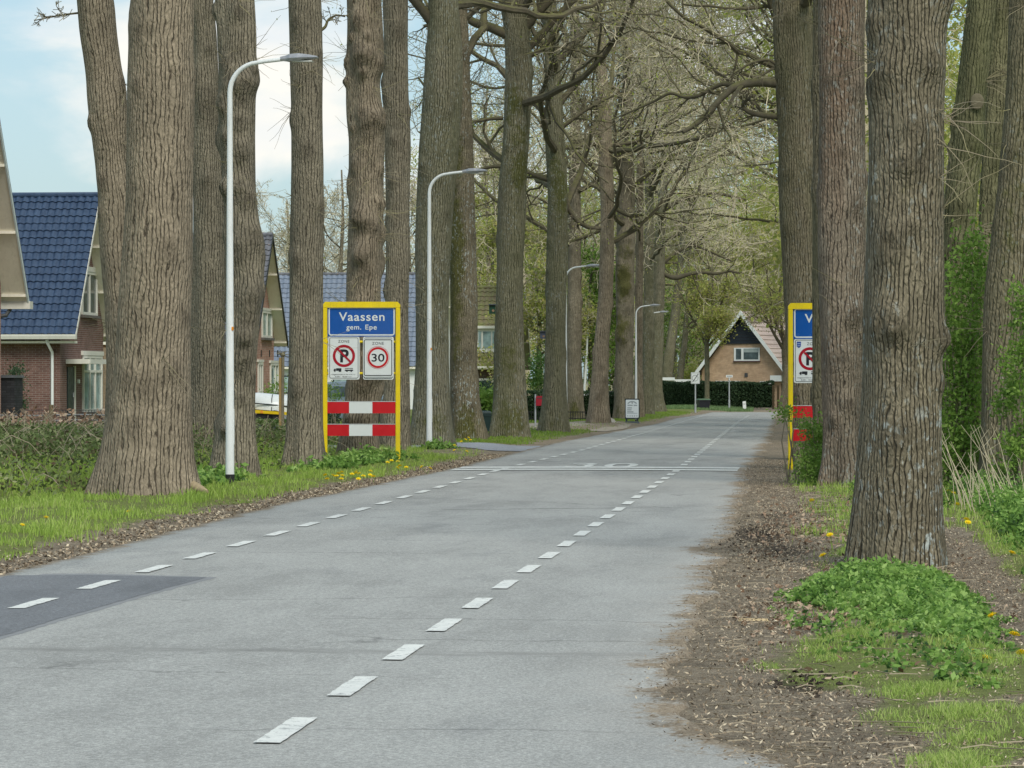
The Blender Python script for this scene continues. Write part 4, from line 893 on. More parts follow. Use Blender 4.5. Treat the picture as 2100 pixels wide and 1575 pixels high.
def gable_house(label, Xv, over, y0, yr, y1, ze, zr, length, wall_m, tile_m, tw, row, soffit_m, barge_m, group=None, far_only=False, ridge_m=None, loc=None, zf=None):
    t = thing('brick_house', label, 'house', (Xv - length / 2, yr, 0), 0, group)
    Xw = Xv - over; zf = ze if zf is None else zf; wi = .35
    kn = (zr - ze) / (yr - y0); kf = (zr - zf) / (y1 - yr); th = .16
    mb = MB(); mb.prism([(y0 + wi, -.3), (y1 - wi, -.3), (y1 - wi, zr - (y1 - wi - yr) * kf - th), (yr, zr - th), (y0 + wi, zr - (yr - y0 - wi) * kn - th)], 'x', Xv - length + over, Xw)
    mb.build('wall', wall_m, t, uv=True)
    S = math.hypot(yr - y0, zr - ze)
    if not far_only: tiles('roof', (Xv - length, y0, ze), (1, 0, 0), (0, yr - y0, zr - ze), length, S, tw, row, tile_m, t)
    # slabs below the tiles: soffit seen from below
    for s, ya, za, k in ((0, y0, ze, kn), (1, y1, zf, kf)):
        g = .014
        p = [(ya, za - g), (yr, zr - g), (yr, zr - g - .1), (ya, za - g - .1)]
        m2 = MB(); m2.prism(p, 'x', Xv - length, Xv - .03); m2.build('soffit' if s else 'roof_deck', soffit_m, t)
    if True:
        m3 = MB(); m3.prism([(y1, zf), (yr, zr), (yr, zr + .04), (y1 + .02, zf + .04)], 'x', Xv - length, Xv + .01); m3.build('rear_roof', tile_m, t)
    for ya, za in ((y0, ze), (y1, zf)):
        m4 = MB(); b = .17
        m4.hexa([(Xv - .028, ya, za - b), (Xv + .012, ya, za - b), (Xv + .012, yr, zr - b), (Xv - .028, yr, zr - b), (Xv - .028, ya, za - .012), (Xv + .012, ya, za - .012), (Xv + .012, yr, zr - .012), (Xv - .028, yr, zr - .012)]); m4.build('bargeboard', barge_m, t)
    # struts across the soffit
    for f in (.05, .36, .68):
        yy = y1 + (yr - y1) * f; zz = zf + (zr - zf) * f - .12
        m5 = MB(); m5.box(Xw - .02, Xv - .03, yy - .05, yy + .04, zz - .07, zz + .0); m5.build('purlin_end', CREAM if soffit_m is CREAM else TRIMB, t)
    # ridge caps
    m6 = MB()
    for k in range(int(length / .42)):
        xa = Xv - .42 * (k + 1); m6.tube([(xa - .02, yr, zr + .0), (xa + .40, yr, zr + .015)], [.10, .085], 10)
    m6.build('ridge', ridge_m or tile_m, t)
    return t, Xw

# house with the blue glazed roof
e0 = PX(155, 690, -21.67); er_ = PX(205, 397, -21.67)
Y0, YR = e0.y, er_.y; ZE, ZR = e0.z + .06, er_.z - .05
t, Xw = gable_house('red brick house with a glazed blue pantile roof beside the leaning tree', -21.67, .55, Y0, YR, 2 * YR - Y0, ZE, ZR, 9.5, BR_RED, T_BLUE, .216, .285, CREAM, CWHITE)
def yz(px, py): p = PX(px, py, Xw); return p.y, p.z
for a, b2, hb, li in (((166, 645), (197, 560), (), .16), ((168, 845), (207, 730), (.72,), .14)):
    (ya, za), (yb, zb) = yz(*a), yz(*b2); window_x(t, Xw, ya, yb, za, zb, (.36, .64) if hb else (.5,), hb, CWHITE, GLS if not hb else GLS_L, .085, True, li, .06)
(ya, za), (yb, zb) = yz(137, 868), yz(150, 753)
mb = MB(); mb.box(Xw - .02, Xw + .03, ya, yb, 0, zb); d = mb.build('door', DOORG, t); mb = MB(); mb.box(Xw - .02, Xw + .06, yb + .003, yb + .12, 0, zb + .04); mb.build('door_frame', CWHITE, d)
mb = MB(); mb.box(Xw + .031, Xw + .06, yb - .14, yb - .1, 1.0, 1.14); mb.build('handle', SGREY, d)
mb = MB(); mb.box(Xw + .004, Xw + .75, ya - .15, yz(176, 0)[0], zb + .10, zb + .24); mb.build('door_canopy', CWHITE, t)
mb = MB(); mb.box(Xw - .01, Xw + .05, yz(158, 0)[0], yz(161, 0)[0], yz(0, 787)[1], yz(0, 778)[1]); mb.build('doorbell_box', SWH, t)
mb = MB(); mb.prism([(Y0 - .16, ZE - .14), (Y0 - .02, ZE - .14), (Y0 - .02, ZE - .02), (Y0 - .18, ZE - .0), (Y0 - .18, ZE - .05)], 'x', -31.1, -21.62); mb.build('gutter', CWHITE, t)
mb = MB(); mb.box(-31.1, -21.7, Y0 - .02 + .003, Y0 + .36, ZE - .26, ZE - .19); mb.build('eave_board', CREAM, t)
p = PY(101, 700, Y0); q1 = PY(106, 716, Y0 + .3)
mb = MB(); mb.tube([(p.x - .06, Y0 - .05, ZE - .15), (p.x - .05, Y0 - .02, ZE - .25), (p.x + .02, Y0 + .28, ZE - .52), (p.x + .02, Y0 + .30, ZE - .7), (p.x + .02, Y0 + .30, .1)], .045, 12); mb.build('downpipe', WHITE, t, True)
mb = MB(); mb.box(-26, Xw - .25, 2 * YR - Y0 - .35, 2 * YR - Y0 + 3.5, -.3, 2.55); mb.build('side_extension', BR_TAN, t, uv=True)
# neighbouring house at the frame edge: only its verge shows
e0 = PX(59, 622, -19.4); yr0 = e0.y - 3.35
t, Xw0 = gable_house('brick house at the picture edge showing a cream soffit and pale bargeboard', -19.4, .62, yr0 - 3.35, yr0, e0.y, e0.z + .1, e0.z + 5.0, 9., BR_PINK, T_GREY, .25, .3, CREAM, BARGE)
mb = MB(); a = PX(5, 635, -19.4); b2 = PX(85, 620, -19.4); mb.box(-20.3, -19.36, e0.y - .05, e0.y + .28, e0.z - .14, e0.z + .05); mb.build('eave_box', CWHITE, t)
mb = MB(); mb.tube([(-19.9, e0.y + .1, e0.z - .15), (-19.95, e0.y - .1, e0.z - .3), (-20.2, e0.y - .25, e0.z - .34)], .05, 10); mb.build('gutter_elbow', DKGREY, t, True)
# pink brick house
a = PX(527, 700, -20.0); r0 = PX(560, 482, -20.0)
t, Xw2 = gable_house('pink brick gable house with a grey tiled roof and black verge boards', -20.0, .5, a.y, r0.y, 2 * r0.y - a.y, a.z, r0.z, 9.0, BR_PINK, T_GREY, .23, .26, CREAM, TRIMB)
def yz2(px, py): p = PX(px, py, Xw2); return p.y, p.z
for (p0, p1, bars, gl) in (((536, 692), (556, 639), (.5,), GLS_L), ((528, 806), (537, 743), (.5,), GLS), ((553, 806), (569, 745), (.62,), GLS_L)):
    (ya, za), (yb, zb) = yz2(*p0), yz2(*p1); window_x(t, Xw2, ya, yb, za, zb, bars, (), CWHITE, gl, .09, True, .1, .06)
for px in (535, 552, 569):
    yy, zz = yz2(px, 732); yy2, zz2 = yz2(px, 718); mb = MB(); mb.box(Xw2 - .01, Xw2 + .03, yy - .03, yy + .03, zz, zz2); mb.build('wall_anchor', TRIMB, t)
# pale blue roof house further back
YB = PY(560, 750, W(700, 750, 168).y).y; xa, xb = PY(545, 700, YB).x, PY(905, 700, YB).x
zr_ = EYE + (HY - 562) / F_PX * 172; ze_ = EYE + (HY - 752) / F_PX * 168
t, Xw3 = gable_house('long white house with a pale blue tiled roof behind the yellow town sign', xb, .3, YB, YB + 4.2, YB + 8.4, ze_, zr_, xb - xa, plain('white_render', (.68, .70, .70), .8, .2, .05, 1), T_BLUE2, .29, .34, CREAM, CWHITE, ridge_m=T_GREY)
for px in (598, 700, 795):
    c = PY(px, 790, YB + .35); mb = MB(); mb.box(c.x - .45, c.x + .45, YB + .33, YB + .37, .8, 1.75); f = mb.build('window', TRIMB, t); mb = MB(); mb.box(c.x - .38, c.x + .38, YB + .32, YB + .328, .87, 1.68); mb.build('pane', GLS_L, f)
# mossy house
Zm = 150; YM = W(990, 750, Zm).y; xa, xb = PY(925, 700, YM).x, PY(1062, 700, YM).x
t, Xw4 = gable_house('old house with a mossy brown tiled roof and white dormer window', xb, .3, YM, YM + 3.6, YM + 7.2, EYE + (HY - 753) / F_PX * Zm, EYE + (HY - 590) / F_PX * (Zm + 3.5), xb - xa, BR_BROWN, T_MOSS, .26, .3, CREAM, CWHITE)
u = Zm / F_PX
def my(px, py): p = PY(px, py, YM + .5); return p.x, p.z
x0, z0 = my(978, 718); x1, z1 = my(1015, 678)
mb = MB(); mb.box(x0, x1, YM + .52, YM + 3.2, z0 - .1, z1 + .1); dm = mb.build('dormer', CWHITE, t)
mb = MB(); mb.box(x0 - .1, x1 + .1, YM + .35, YM + 3.3, z1 + .10, z1 + .22); mb.build('dormer_roof', CWHITE, dm)
for f0, f1 in ((.08, .24), (.34, .78), (.86, .98)):
    mb = MB(); mb.box(x0 + (x1 - x0) * f0, x0 + (x1 - x0) * f1, YM + .505, YM + .518, z0 + .08, z1 - .04); mb.build('pane', GLS_L, dm)
mb = MB(); mb.box(xa, xb, YM - .12, YM + .02, EYE + (HY - 753.5) * u - .05, EYE + (HY - 751) * u); mb.build('gutter', CWHITE, t)
x0, z0 = my(972, 806); x1, z1 = my(1015, 776)
mb = MB(); mb.box(x0, x1, YM + .30, YM + .352, z0, z1); f = mb.build('window', CWHITE, t); mb = MB(); mb.box(x0 + .1, x1 - .1, YM + .285, YM + .298, z0 + .05, z1 - .1); mb.build('pane', GLS, f)
# A-frame house at the end of the road
def aframe():
    Z = 188.; b = W(1519, HY + EYE * F_PX / Z, Z); b.z = 0; yaw = TH - math.radians(24); t = thing('brick_house', 'tan brick house with a steep white-edged gable, black boarding and pink roof', 'house', b, yaw)
    u = Z / F_PX / math.cos(math.radians(24))
    def L(p): return (p - 1519) * u
    def h(p): return EYE + (HY - p) * Z / F_PX
    zr, ze, hw, ln = h(638), h(766), L(1612), 11.; k = (zr - ze) / hw; ov = .45; th = .16
    def B(name, m, f, par=t, **kw): mb = MB(); f(mb); return mb.build(name, m, par, local=True, **kw)
    B('wall', BR_TAN, lambda mb: mb.prism([(-hw + .3, -.3), (hw - .3, -.3), (hw - .3, ze + k * .3 - th), (0, zr - th), (-hw + .3, ze + k * .3 - th)], 'y', ov, ln), uv=True)
    zb = h(705); a = (zr - zb) / k - th / k
    B('black_boarding', plain('black_boarding', (.012, .017, .026), .5, .35), lambda mb: [mb.prism([(-(a - (j * .19) / k) , zb + j * .19), ((a - (j * .19) / k), zb + j * .19), (max(a - ((j + 1) * .19) / k, .02), zb + (j + 1) * .19 - .012), (-max(a - ((j + 1) * .19) / k, .02), zb + (j + 1) * .19 - .012)], 'y', ov - .05 - .012 * (j % 2) * 0 - .02, ov - .004) for j in range(int((zr - th - zb) / .19))])
    for s in (-1, 1):
        B('roof', T_PINK if s > 0 else T_GREY, lambda mb: mb.prism([(0, zr), (s * hw, ze), (s * hw, ze - .1), (0, zr - .12)][::s], 'y', 0.02, ln))
        B('bargeboard', SWH, lambda mb: mb.prism([(0, zr + .03), (s * (hw + .05), ze - k * .05 + .03), (s * (hw + .05), ze - .27 - k * .05), (0, zr - .27)][::s], 'y', -.05, .016))
    # tile courses on the pink slope
    sl = math.hypot(hw, zr - ze)
    mb = MB()
    for j in range(int(sl / .33)):
        f = (j + .5) * .33 / sl; x, z = hw * (1 - f), ze + (zr - ze) * f; f2 = f - .33 / sl * .97; x2, z2 = hw * (1 - f2), ze + (zr - ze) * f2
        mb.hexa([(x2, .02, z2 + .012), (x2, ln, z2 + .012), (x, ln, z + .008), (x, .02, z + .008), (x2 + .02, .02, z2 + .05), (x2 + .02, ln, z2 + .05), (x + .006, ln, z + .018), (x + .006, .02, z + .018)])
    mb.build('tile_courses', T_PINK, t, local=True)
    x0, x1, z0, z1 = L(1501), L(1552), h(740), h(713)
    f = B('window', SWH, lambda mb: (mb.box(x0, x1, ov - .06, ov - .003, z0, z1)))
    for q0, q1 in ((1505, 1515.5), (1520.5, 1549.5)):
        B('pane', GLS, lambda mb: mb.box(L(q0), L(q1), ov - .075, ov - .062, z0 + .09, z1 - .06), f)
    B('window_blind', plain('pale_blind', (.30, .36, .36), .6), lambda mb: mb.box(L(1521), L(1549), ov - .082, ov - .077, z1 - .27, z1 - .08), f)
    B('sill', plain('dark_sill', (.08, .04, .04), .7), lambda mb: mb.box(x0 - .04, x1 + .04, ov - .1, ov - .003, z0 - .06, z0 - .003), f)
    B('wall_vent', DKGREY, lambda mb: mb.box(L(1522), L(1528), ov - .05, ov - .003, h(773), h(765)))
    for q0, q1, p0, p1 in ((1467, 1514, 790, 781), (1556, 1578, 800, 782), (1576, 1598, 782, 770)):
        B('white_fascia', SWH, lambda mb: mb.box(L(q0), L(q1), ov - .35, ov - .003, h(p0), h(p1)))
    B('lower_window', GLS, lambda mb: mb.box(L(1475), L(1510), ov - .03, ov - .002, .6, h(791)))
    B('lower_window', GLS, lambda mb: mb.box(L(1562), L(1576), ov - .03, ov - .002, .6, h(801)))
aframe()
# white carport beam left of that house
b = W(1392, HY + EYE * F_PX / 182, 182); b.z = 0; t = thing('carport', 'low white flat-roofed carport showing over the hedge', 'carport', b, TH)
def h_(p, Z): return EYE + (HY - p) * Z / F_PX
u = 182 / F_PX
mb = MB(); mb.box(-37 * u, -8 * u, 0, 4, h_(780, 182), h_(774, 182)); mb.box(-14 * u, 30 * u, .1, 4.1, h_(785, 182), h_(778, 182)); mb.build('roof_edge', SWH, t, local=True)
for s in (-34, 26):
    mb = MB(); mb.box(s * u - .06, s * u + .06, 1, 1.12, 0, h_(781, 182)); mb.build('post', SWH, t, local=True)
# small dark tower-like house with narrow white window, far
b = W(1416, HY + EYE * F_PX / 230, 230); b.z = 0; t = thing('far_house', 'distant dark house with a tall narrow white window strip', 'house', b, TH); u = 230 / F_PX
mb = MB(); mb.prism([(-12 * u, 0), (34 * u, 0), (34 * u, h_(700, 230)), (8 * u, h_(660, 230)), (-12 * u, h_(700, 230))], 'y', 0, 6); mb.build('wall', BR_BROWN, t, local=True, uv=True)
for (p0, p1, m, dy) in (((1411.5, 746), (1420.5, 720), SWH, .05), ((1415, 742), (1418, 730), GLS, .07), ((1412, 719), (1420, 705), GLS_L, .05)):
    mb = MB(); mb.box((p0[0] - 1416) * u, (p1[0] - 1416) * u, -dy, -.003, h_(p0[1], 230), h_(p1[1], 230)); mb.build('window' if m is SWH else 'pane', m, t, local=True)
# white garden wall/gate, left mid distance
b = W(1230, HY + EYE * F_PX / 139, 139); b.z = 0; t = thing('garden_gate', 'low white boarded garden gate behind the roadside trunks', 'gate', b, TH); u = 139 / F_PX
mb = MB()
for k in range(9):
    x0 = (-28 + k * 6.1) * u; mb.box(x0, x0 + 6.0 * u, 0, .06, .05, h_(804 + (k % 2) * .4, 139))
mb.build('boards', WHITE, t, local=True)
mb = MB(); mb.box(-29 * u, 28 * u, -.03, .09, h_(803.6, 139), h_(801.5, 139)); mb.build('cap_rail', STONE, t, local=True)
mb = MB(); mb.box(20 * u, 21.2 * u, -.06, -.004, h_(832, 139), h_(820, 139)); mb.build('latch', BLACK, t, local=True)
# dark brick pillar and wire fences, far left
b = W(18, HY + EYE * F_PX / 82, 82); b.z = 0; t = thing('garden_pillar', 'dark grey brick garden pillar at the picture edge', 'pillar', b, 0); u = 82 / F_PX
mb = MB(); mb.box(-28 * u, 17 * u, -.25, .6, -.1, h_(775, 82)); mb.build('pillar_body', brick('black_brick', (.035, .037, .042), (.055, .056, .062), (.03, .03, .03)), t, uv=True, local=True)
mb = MB(); mb.box(-30 * u, 19.5 * u, -.3, .65, h_(775, 82) + .002, h_(769.5, 82)); mb.build('cap', plain('lead_cap', (.14, .15, .165), .6), t, local=True)
WOOD = plain('weathered_wood', (.20, .165, .10), .9, .1, .3, 8); WOODN = plain('new_wood', (.40, .27, .12), .8, .2, .15, 5)
Zf = 74; b = W(98, HY + EYE * F_PX / Zf, Zf); b.z = float(gh(b.x, b.y)); t = thing('wire_fence', 'wire fence on two weathered wooden posts in front of the leaf heap', 'fence', b, TH); u = Zf / F_PX
for p0, top in ((94, 849), (105, 830)):
    mb = MB(); mb.tube([((p0 - 98) * u, 0, -.2), ((p0 - 98) * u, 0, h_(top, Zf) - b.z)], .055, 12); mb.build('post', WOOD, t, local=True)
for yw in (862, 851, 880):
    mb = MB(); mb.tube([((k - 98) * u, .02, h_(yw + 1.2 * math.sin(k * .03), Zf) - b.z) for k in range(-60, 226, 15)], .006, 4); mb.build('wire', POLE, t, local=True)
Zf = 84; b = W(110, HY + EYE * F_PX / Zf, Zf); b.z = 0; t = thing('mesh_fence', 'low dark bar mesh fence before the red brick wall', 'fence', b, TH); u = Zf / F_PX
mb = MB()
for k in range(36): x = (k * 6 - 72) * u; mb.box(x - .006, x + .006, 0, .012, 0, h_(840, Zf))
for yy in (841, 852, 864): mb.box(-74 * u, 142 * u, -.004, .016, h_(yy, Zf) - .01, h_(yy, Zf) + .01)
mb.build('bar_mesh', DKGREY, t, local=True)
# iron fence with the hedge behind the red letterbox
Zf = 118; b = W(1090, HY + EYE * F_PX / Zf, Zf); b.z = 0; t = thing('iron_fence', 'low dark iron bar fence in front of the garden hedge', 'fence', b, TH); u = Zf / F_PX
mb = MB()
for k in range(32): x = (k * 5 - 45) * u; mb.box(x - .012, x + .012, 0, .02, 0, h_(843, Zf))
for yy in (845, 858): mb.box(-46 * u, 112 * u, -.004, .026, h_(yy, Zf) - .015, h_(yy, Zf) + .015)
mb.build('bars', BLACK, t, local=True)
# trailer with a wrapped white boat
def trailer():
    Z = 100; b = W(560, HY + EYE * F_PX / Z, Z); b.z = 0; u = Z / F_PX; L = lambda p: (p - 560) * u; h = lambda p: h_(p, Z)
    t = thing('white_boat', 'upturned white boat hull resting on a yellow trailer', 'boat', b, TH)
    V = []; secs = [(516, 806, 838, .30), (530, 805, 839, .55), (552, 807, 841, .62), (575, 809.5, 843, .60), (592, 811, 845, .5), (606, 816, 846, .25)]
    for x, yt, yb, w in secs: V += [(L(x), -w, h(yb)), (L(x), -w * .98, h(yb - (yb - yt) * .35)), (L(x), -w * .8, h(yt + (yb - yt) * .28)), (L(x), -w * .4, h(yt + 2)), (L(x), 0, h(yt)), (L(x), w * .8, h(yt + 9)), (L(x), w, h(yb))]
    mb = MB(); mb.add(V, [(a * 7 + i, a * 7 + i + 1, a * 7 + 8 + i, a * 7 + 7 + i) for a in range(5) for i in range(6)]); mb.fan(V[:7]); mb.fan(V[-7:]); mb.build('hull', SWH, t, True, local=True)
    mb = MB(); mb.tube([(L(516), -.585, h(826)), (L(552), -.635, h(829)), (L(592), -.52, h(833))], .018, 6); mb.tube([(L(560), -.63, h(842)), (L(560), -.52, h(818)), (L(560), -.25, h(809))], .014, 6); mb.build('tie_rope', TRIMB, t, local=True)
    b2 = b.copy(); t2 = thing('boat_trailer', 'yellow boat trailer under the white hull, left of the fifth trunk', 'trailer', b2, TH)
    mb = MB(); mb.hexa([(L(516), -.72, h(846)), (L(600), -.72, h(851)), (L(600), .72, h(851)), (L(516), .72, h(846)), (L(516), -.72, h(839.5)), (L(600), -.72, h(845.5)), (L(600), .72, h(845.5)), (L(516), .72, h(839.5))]); mb.build('bed', plain('trailer_yellow', (.72, .50, .01), .5, .3), t2, local=True)
    mb = MB(); mb.box(L(538), L(543), -.735, -.722, h(847), h(842)); mb.box(L(575), L(580), -.735, -.722, h(849.5), h(844.5)); mb.build('marker_lamp', ORANGE, t2, local=True)
    for p0 in (545, 566):
        mb = MB(); mb.tube([(L(p0), -.66, .29), (L(p0), -.48, .29)], .29, 20); mb.build('wheel', BLACK, t2, local=True)
    for p0 in (522, 596):
        mb = MB(); mb.box(L(p0) - .04, L(p0) + .04, -.1, .1, 0, h(849)); mb.build('prop_stand', DKGREY, t2, local=True)
trailer()
# planter trough
Zp = 84; b = W(562, HY + EYE * F_PX / Zp, Zp); b.z = 0; t = thing('planter_trough', 'long dark grey planter trough with low green plants', 'planter', b, TH); u = Zp / F_PX
mb = MB(); mb.bbox(-40 * u, 36 * u, 0, .5, 0, h_(872, Zp), .02); mb.build('trough', plain('anthracite_metal', (.045, .055, .07), .6, .3), t, local=True)
nr = np.random.default_rng(5); C = np.stack([nr.uniform(-39, 35, 900) * u, nr.uniform(.05, .45, 900), h_(872, Zp) + nr.uniform(0, .16, 900) ** 1], 1); V, Fq, sh = leaf_quads(C, .06, nr); mesh_np('plants', V, [Fq], LEAF_BUSH, t, False, {'shade': sh}, local=True)
# staked pollard sapling
Zs = 82; b = W(577.5, HY + EYE * F_PX / Zs, Zs); b.z = 0; t = thing('pollard_sapling', 'pollarded sapling tied to a pale wooden stake by the planter', 'sapling', b); u = Zs / F_PX
mb = MB(); mb.tube([(.03, 0, -.1), (.02, 0, 1.0), (.035, 0, h_(730, Zs))], [.05, .045, .04], 10); mb.build('trunk', TWIG, t, True, local=True)
mb = MB(); mb.box(-.06, .0, -.06, -.01, -.1, h_(733, Zs)); mb.build('stake', WOODN, t, local=True)
mb = MB(); rg = random.Random(8); mb.ball((.03, 0, h_(728, Zs)), .07, 1, 1, .7)
for k in range(34):
    d = Vector((rg.uniform(-1, 1), rg.uniform(-1, 1), rg.uniform(-.1, .9))).normalized(); p = Vector((.03, 0, h_(728, Zs))); mb.tube([p, p + d * rg.uniform(.08, .2)], [.012, .005], 4)
mb.build('pollard_head', TWIG, t, local=True)
# parked car glimpsed behind the town sign
def car():
    Z = 104; b = W(672, HY + EYE * F_PX / Z, Z); b.z = 0; t = thing('parked_car', 'pale blue grey car parked behind the town sign and trunks', 'car', b, TH + .15)
    prof = [(-2.0, .32), (-2.05, .62), (-1.95, .86), (-1.2, .98), (-.62, 1.42), (.75, 1.48), (1.55, 1.05), (2.0, .95), (2.08, .6), (2.02, .3)]
    mb = MB()
    secs = []
    for y, sx, dz in ((-.86, .97, -.03), (-.80, 1., 0), (.80, 1., 0), (.86, .97, -.03)): secs.append([(x * sx, y * (1 if z < 1.0 else .84), z + dz) for x, z in prof])
    n = len(prof); V = [p for s_ in secs for p in s_]; mb.add(V, [(a * n + i, a * n + (i + 1) % n, a * n + n + (i + 1) % n, a * n + n + i) for a in range(3) for i in range(n)]); mb.fan(secs[0]); mb.fan(secs[-1][::-1]); mb.build('body', plain('silver_blue_paint', (.20, .26, .31), .3, .5, .05, 3, .3), t, local=True)
    for (pts) in ([(-1.0, 1.0), (-.58, 1.36), (.05, 1.40), (.05, 1.0)], [(.12, 1.0), (.12, 1.40), (.72, 1.41), (1.3, 1.03)]):
        mb = MB(); mb.add([(x, -.845 + (.135 * (z - .96) / .46), z) for x, z in pts], [(0, 1, 2, 3)]); mb.build('side_window', GLS, t, local=True)
    for x in (-1.3, 1.3):
        for y0, y1 in ((-.9, -.68), (.68, .9)):
            mb = MB(); mb.tube([(x, y0, .32), (x, y1, .32)], .32, 20); w = mb.build('wheel', BLACK, t, local=True)
            mb = MB(); mb.disc((x, .32), .2, y0 - .004 if y0 < 0 else y1 + .004, 16); mb.build('rim', ALU, w, local=True)
    mb = MB(); mb.box(-2.07, -1.98, -.7, -.45, .68, .80); mb.build('headlight', LENS, t, local=True); mb = MB(); mb.box(-2.07, -1.98, .45, .7, .68, .80); mb.build('headlight', LENS, t, local=True)
car()

# ------------------------------------------------------------------ avenue trees
AV = 'old oaks lining the left verge'; RV = 'old oaks standing on the right verge'
def ml(*a): return tuple((z, -math.pi / 2 + t, s, m) for z, t, s, m in a)
UP = (8, 9., 16., 4., 7., 2)
make_tree('leaning oak trunk curving left above the biggest trunk', 51.7, [(190, -40, 72), (198, 0, 76), (203, 70, 74), (214, 150, 72), (220, 210, 78), (230, 330, 66), (240, 400, 72), (247, 520, 84), (260, 640, 90), (268, 760, 96), (272, 880, 110), (275, 960, 150)], 17, 11, BARK_WARM,
          limbs=[[(175, 25, 5), (130, 30, 3.5), (70, 42, 2)], [(235, 120, 4), (262, 190, 3), (250, 260, 2)]], auto=UP, group=AV, sides=56, dz=.05, sprouts=4, moss=ml((.3, 0, .4, .3)))
make_tree('biggest oak trunk with flared roots beside the left road edge', 41.6, [(333, -40, 132), (333, 0, 131), (330, 110, 133), (331, 200, 137), (330, 300, 136), (328, 420, 138), (324, 520, 146), (318, 610, 150), (314, 700, 152), (311, 800, 158), (304, 880, 174), (300, 940, 192), (298, 985, 218), (300, 1015, 240)], 17, 12, BARK_WARM,
          auto=UP, group=AV, sides=96, dz=.04, burl=.5, knots=34, flare=.07, sprouts=2)
make_tree('slim grey oak trunk close behind the biggest trunk', 58, [(412, -40, 50), (412, 0, 50), (420, 60, 48), (423, 150, 52), (423, 250, 54), (428, 400, 66), (431, 500, 70), (428, 650, 70), (425, 800, 68), (422, 905, 72), (420, 945, 86)], 17, 13, BARK_GREY, auto=UP, group=AV, sides=44, moss=ml((4, .3, 1.5, .3)))
make_tree('burled oak trunk directly behind the nearest street lamp', 48.7, [(480, -40, 78), (481, 0, 78), (484, 50, 80), (486, 95, 80), (485, 150, 72), (486, 200, 76), (487, 300, 70), (492, 400, 64), (499, 500, 74), (501, 560, 80), (497, 650, 68), (493, 740, 64), (490, 830, 70), (486, 900, 84), (485, 960, 104), (484, 985, 120)], 17, 14, BARK_GREY,
          auto=UP, group=AV, sides=56, dz=.05, burl=1.6, knots=48, extra=((5.7, -2.2, .13, .09), (6.1, -.5, .17, .10), (5.0, -1.2, .11, .08), (3.7, -1.0, .16, .08), (2.7, -1.1, .16, .08), (4.4, -2.3, .12, .07), (6.3, -2.0, .10, .06)), sprouts=10, moss=ml((4.2, .4, 1.4, .45)))
make_tree('smooth straight oak trunk covering the left post of the yellow town sign', 55.4, [(626, -40, 68), (626, 0, 68), (628, 60, 66), (629, 120, 66), (630, 240, 64), (631, 340, 68), (629, 480, 68), (628, 620, 68), (627, 760, 70), (625, 870, 76), (625, 930, 86), (625, 958, 100)], 18, 15, BARK_GREY,
          limbs=[[(658, 62, 7), (668, 55, 6), (672, 40, 5), (690, 30, 4), (708, 34, 3)]], auto=UP, group=AV, sides=52, dz=.05, burl=.7, sprouts=9)
make_tree('knobbly oak trunk right behind the yellow town sign', 61.4, [(742, -40, 70), (743, 0, 70), (745, 60, 72), (747, 110, 76), (745, 170, 66), (753, 240, 74), (757, 285, 72), (752, 360, 70), (752, 500, 72), (748, 600, 70), (744, 700, 70), (740, 800, 70), (734, 880, 76), (735, 925, 90), (736, 948, 104)], 18, 16, BARK_WARM,
          auto=UP, group=AV, sides=52, dz=.05, burl=1.9, knots=56, extra=((7.5, -.4, .14, .10), (7.6, -1.6, .17, .10), (6.5, -.5, .18, .12), (6.3, -1.5, .15, .08), (4.6, -1.75, .14, .10), (4.45, -1.2, .13, .09), (4.0, -1.55, .12, .07), (5.6, -2.2, .12, .07)), sprouts=24)
make_tree('slender oak trunk seen between the town sign and the second lamp', 67, [(810, -40, 52), (810, 0, 52), (812, 100, 50), (813, 200, 50), (816, 300, 52), (816, 400, 50), (816, 520, 50), (814, 650, 48), (814, 800, 50), (810, 880, 60), (806, 930, 72)], 18, 17, BARK_GREY, auto=(8, 9., 16., 4., 7., 3), group=AV, sides=44, sprouts=12)
make_tree('thick straight oak trunk behind the second street lamp', 72, [(910, -40, 62), (909, 0, 62), (911, 60, 68), (910, 120, 76), (907, 200, 82), (900, 300, 82), (893, 400, 76), (888, 500, 74), (886, 620, 68), (886, 740, 68), (885, 830, 78), (885, 890, 92), (885, 918, 108)], 18, 18, BARK_OLIVE,
          limbs=[[(886, 45, 24), (862, 15, 20), (838, -12, 18), (815, -40, 14)]], auto=(9, 9.5, 17., 5., 8., 3), group=AV, leaves=2600, leafm=LEAF_SPRING, leafs=.065, sides=48, burl=.6, moss=ml((.5, .3, .6, .8), (4.5, .9, 1, .4)))
make_tree('moss-streaked oak trunk half hidden right of the second lamp', 80, [(936, -40, 44), (938, 40, 44), (946, 150, 36), (948, 250, 40), (950, 330, 42), (949, 420, 48), (949, 500, 54), (950, 640, 56), (951, 760, 56), (955, 830, 62), (961, 880, 74), (963, 905, 86)], 18, 19, BARK_LICHEN,
          auto=(9, 9., 17., 5., 8., 3), group=AV, leaves=2600, leafm=LEAF_SPRING, leafs=.065, sides=44, burl=.7, moss=ml((.4, 0, .7, 1.1), (4.5, -.7, 2.6, 1.3), (7, -.5, 1.2, .9), (2.5, -.6, 1.2, .8)))
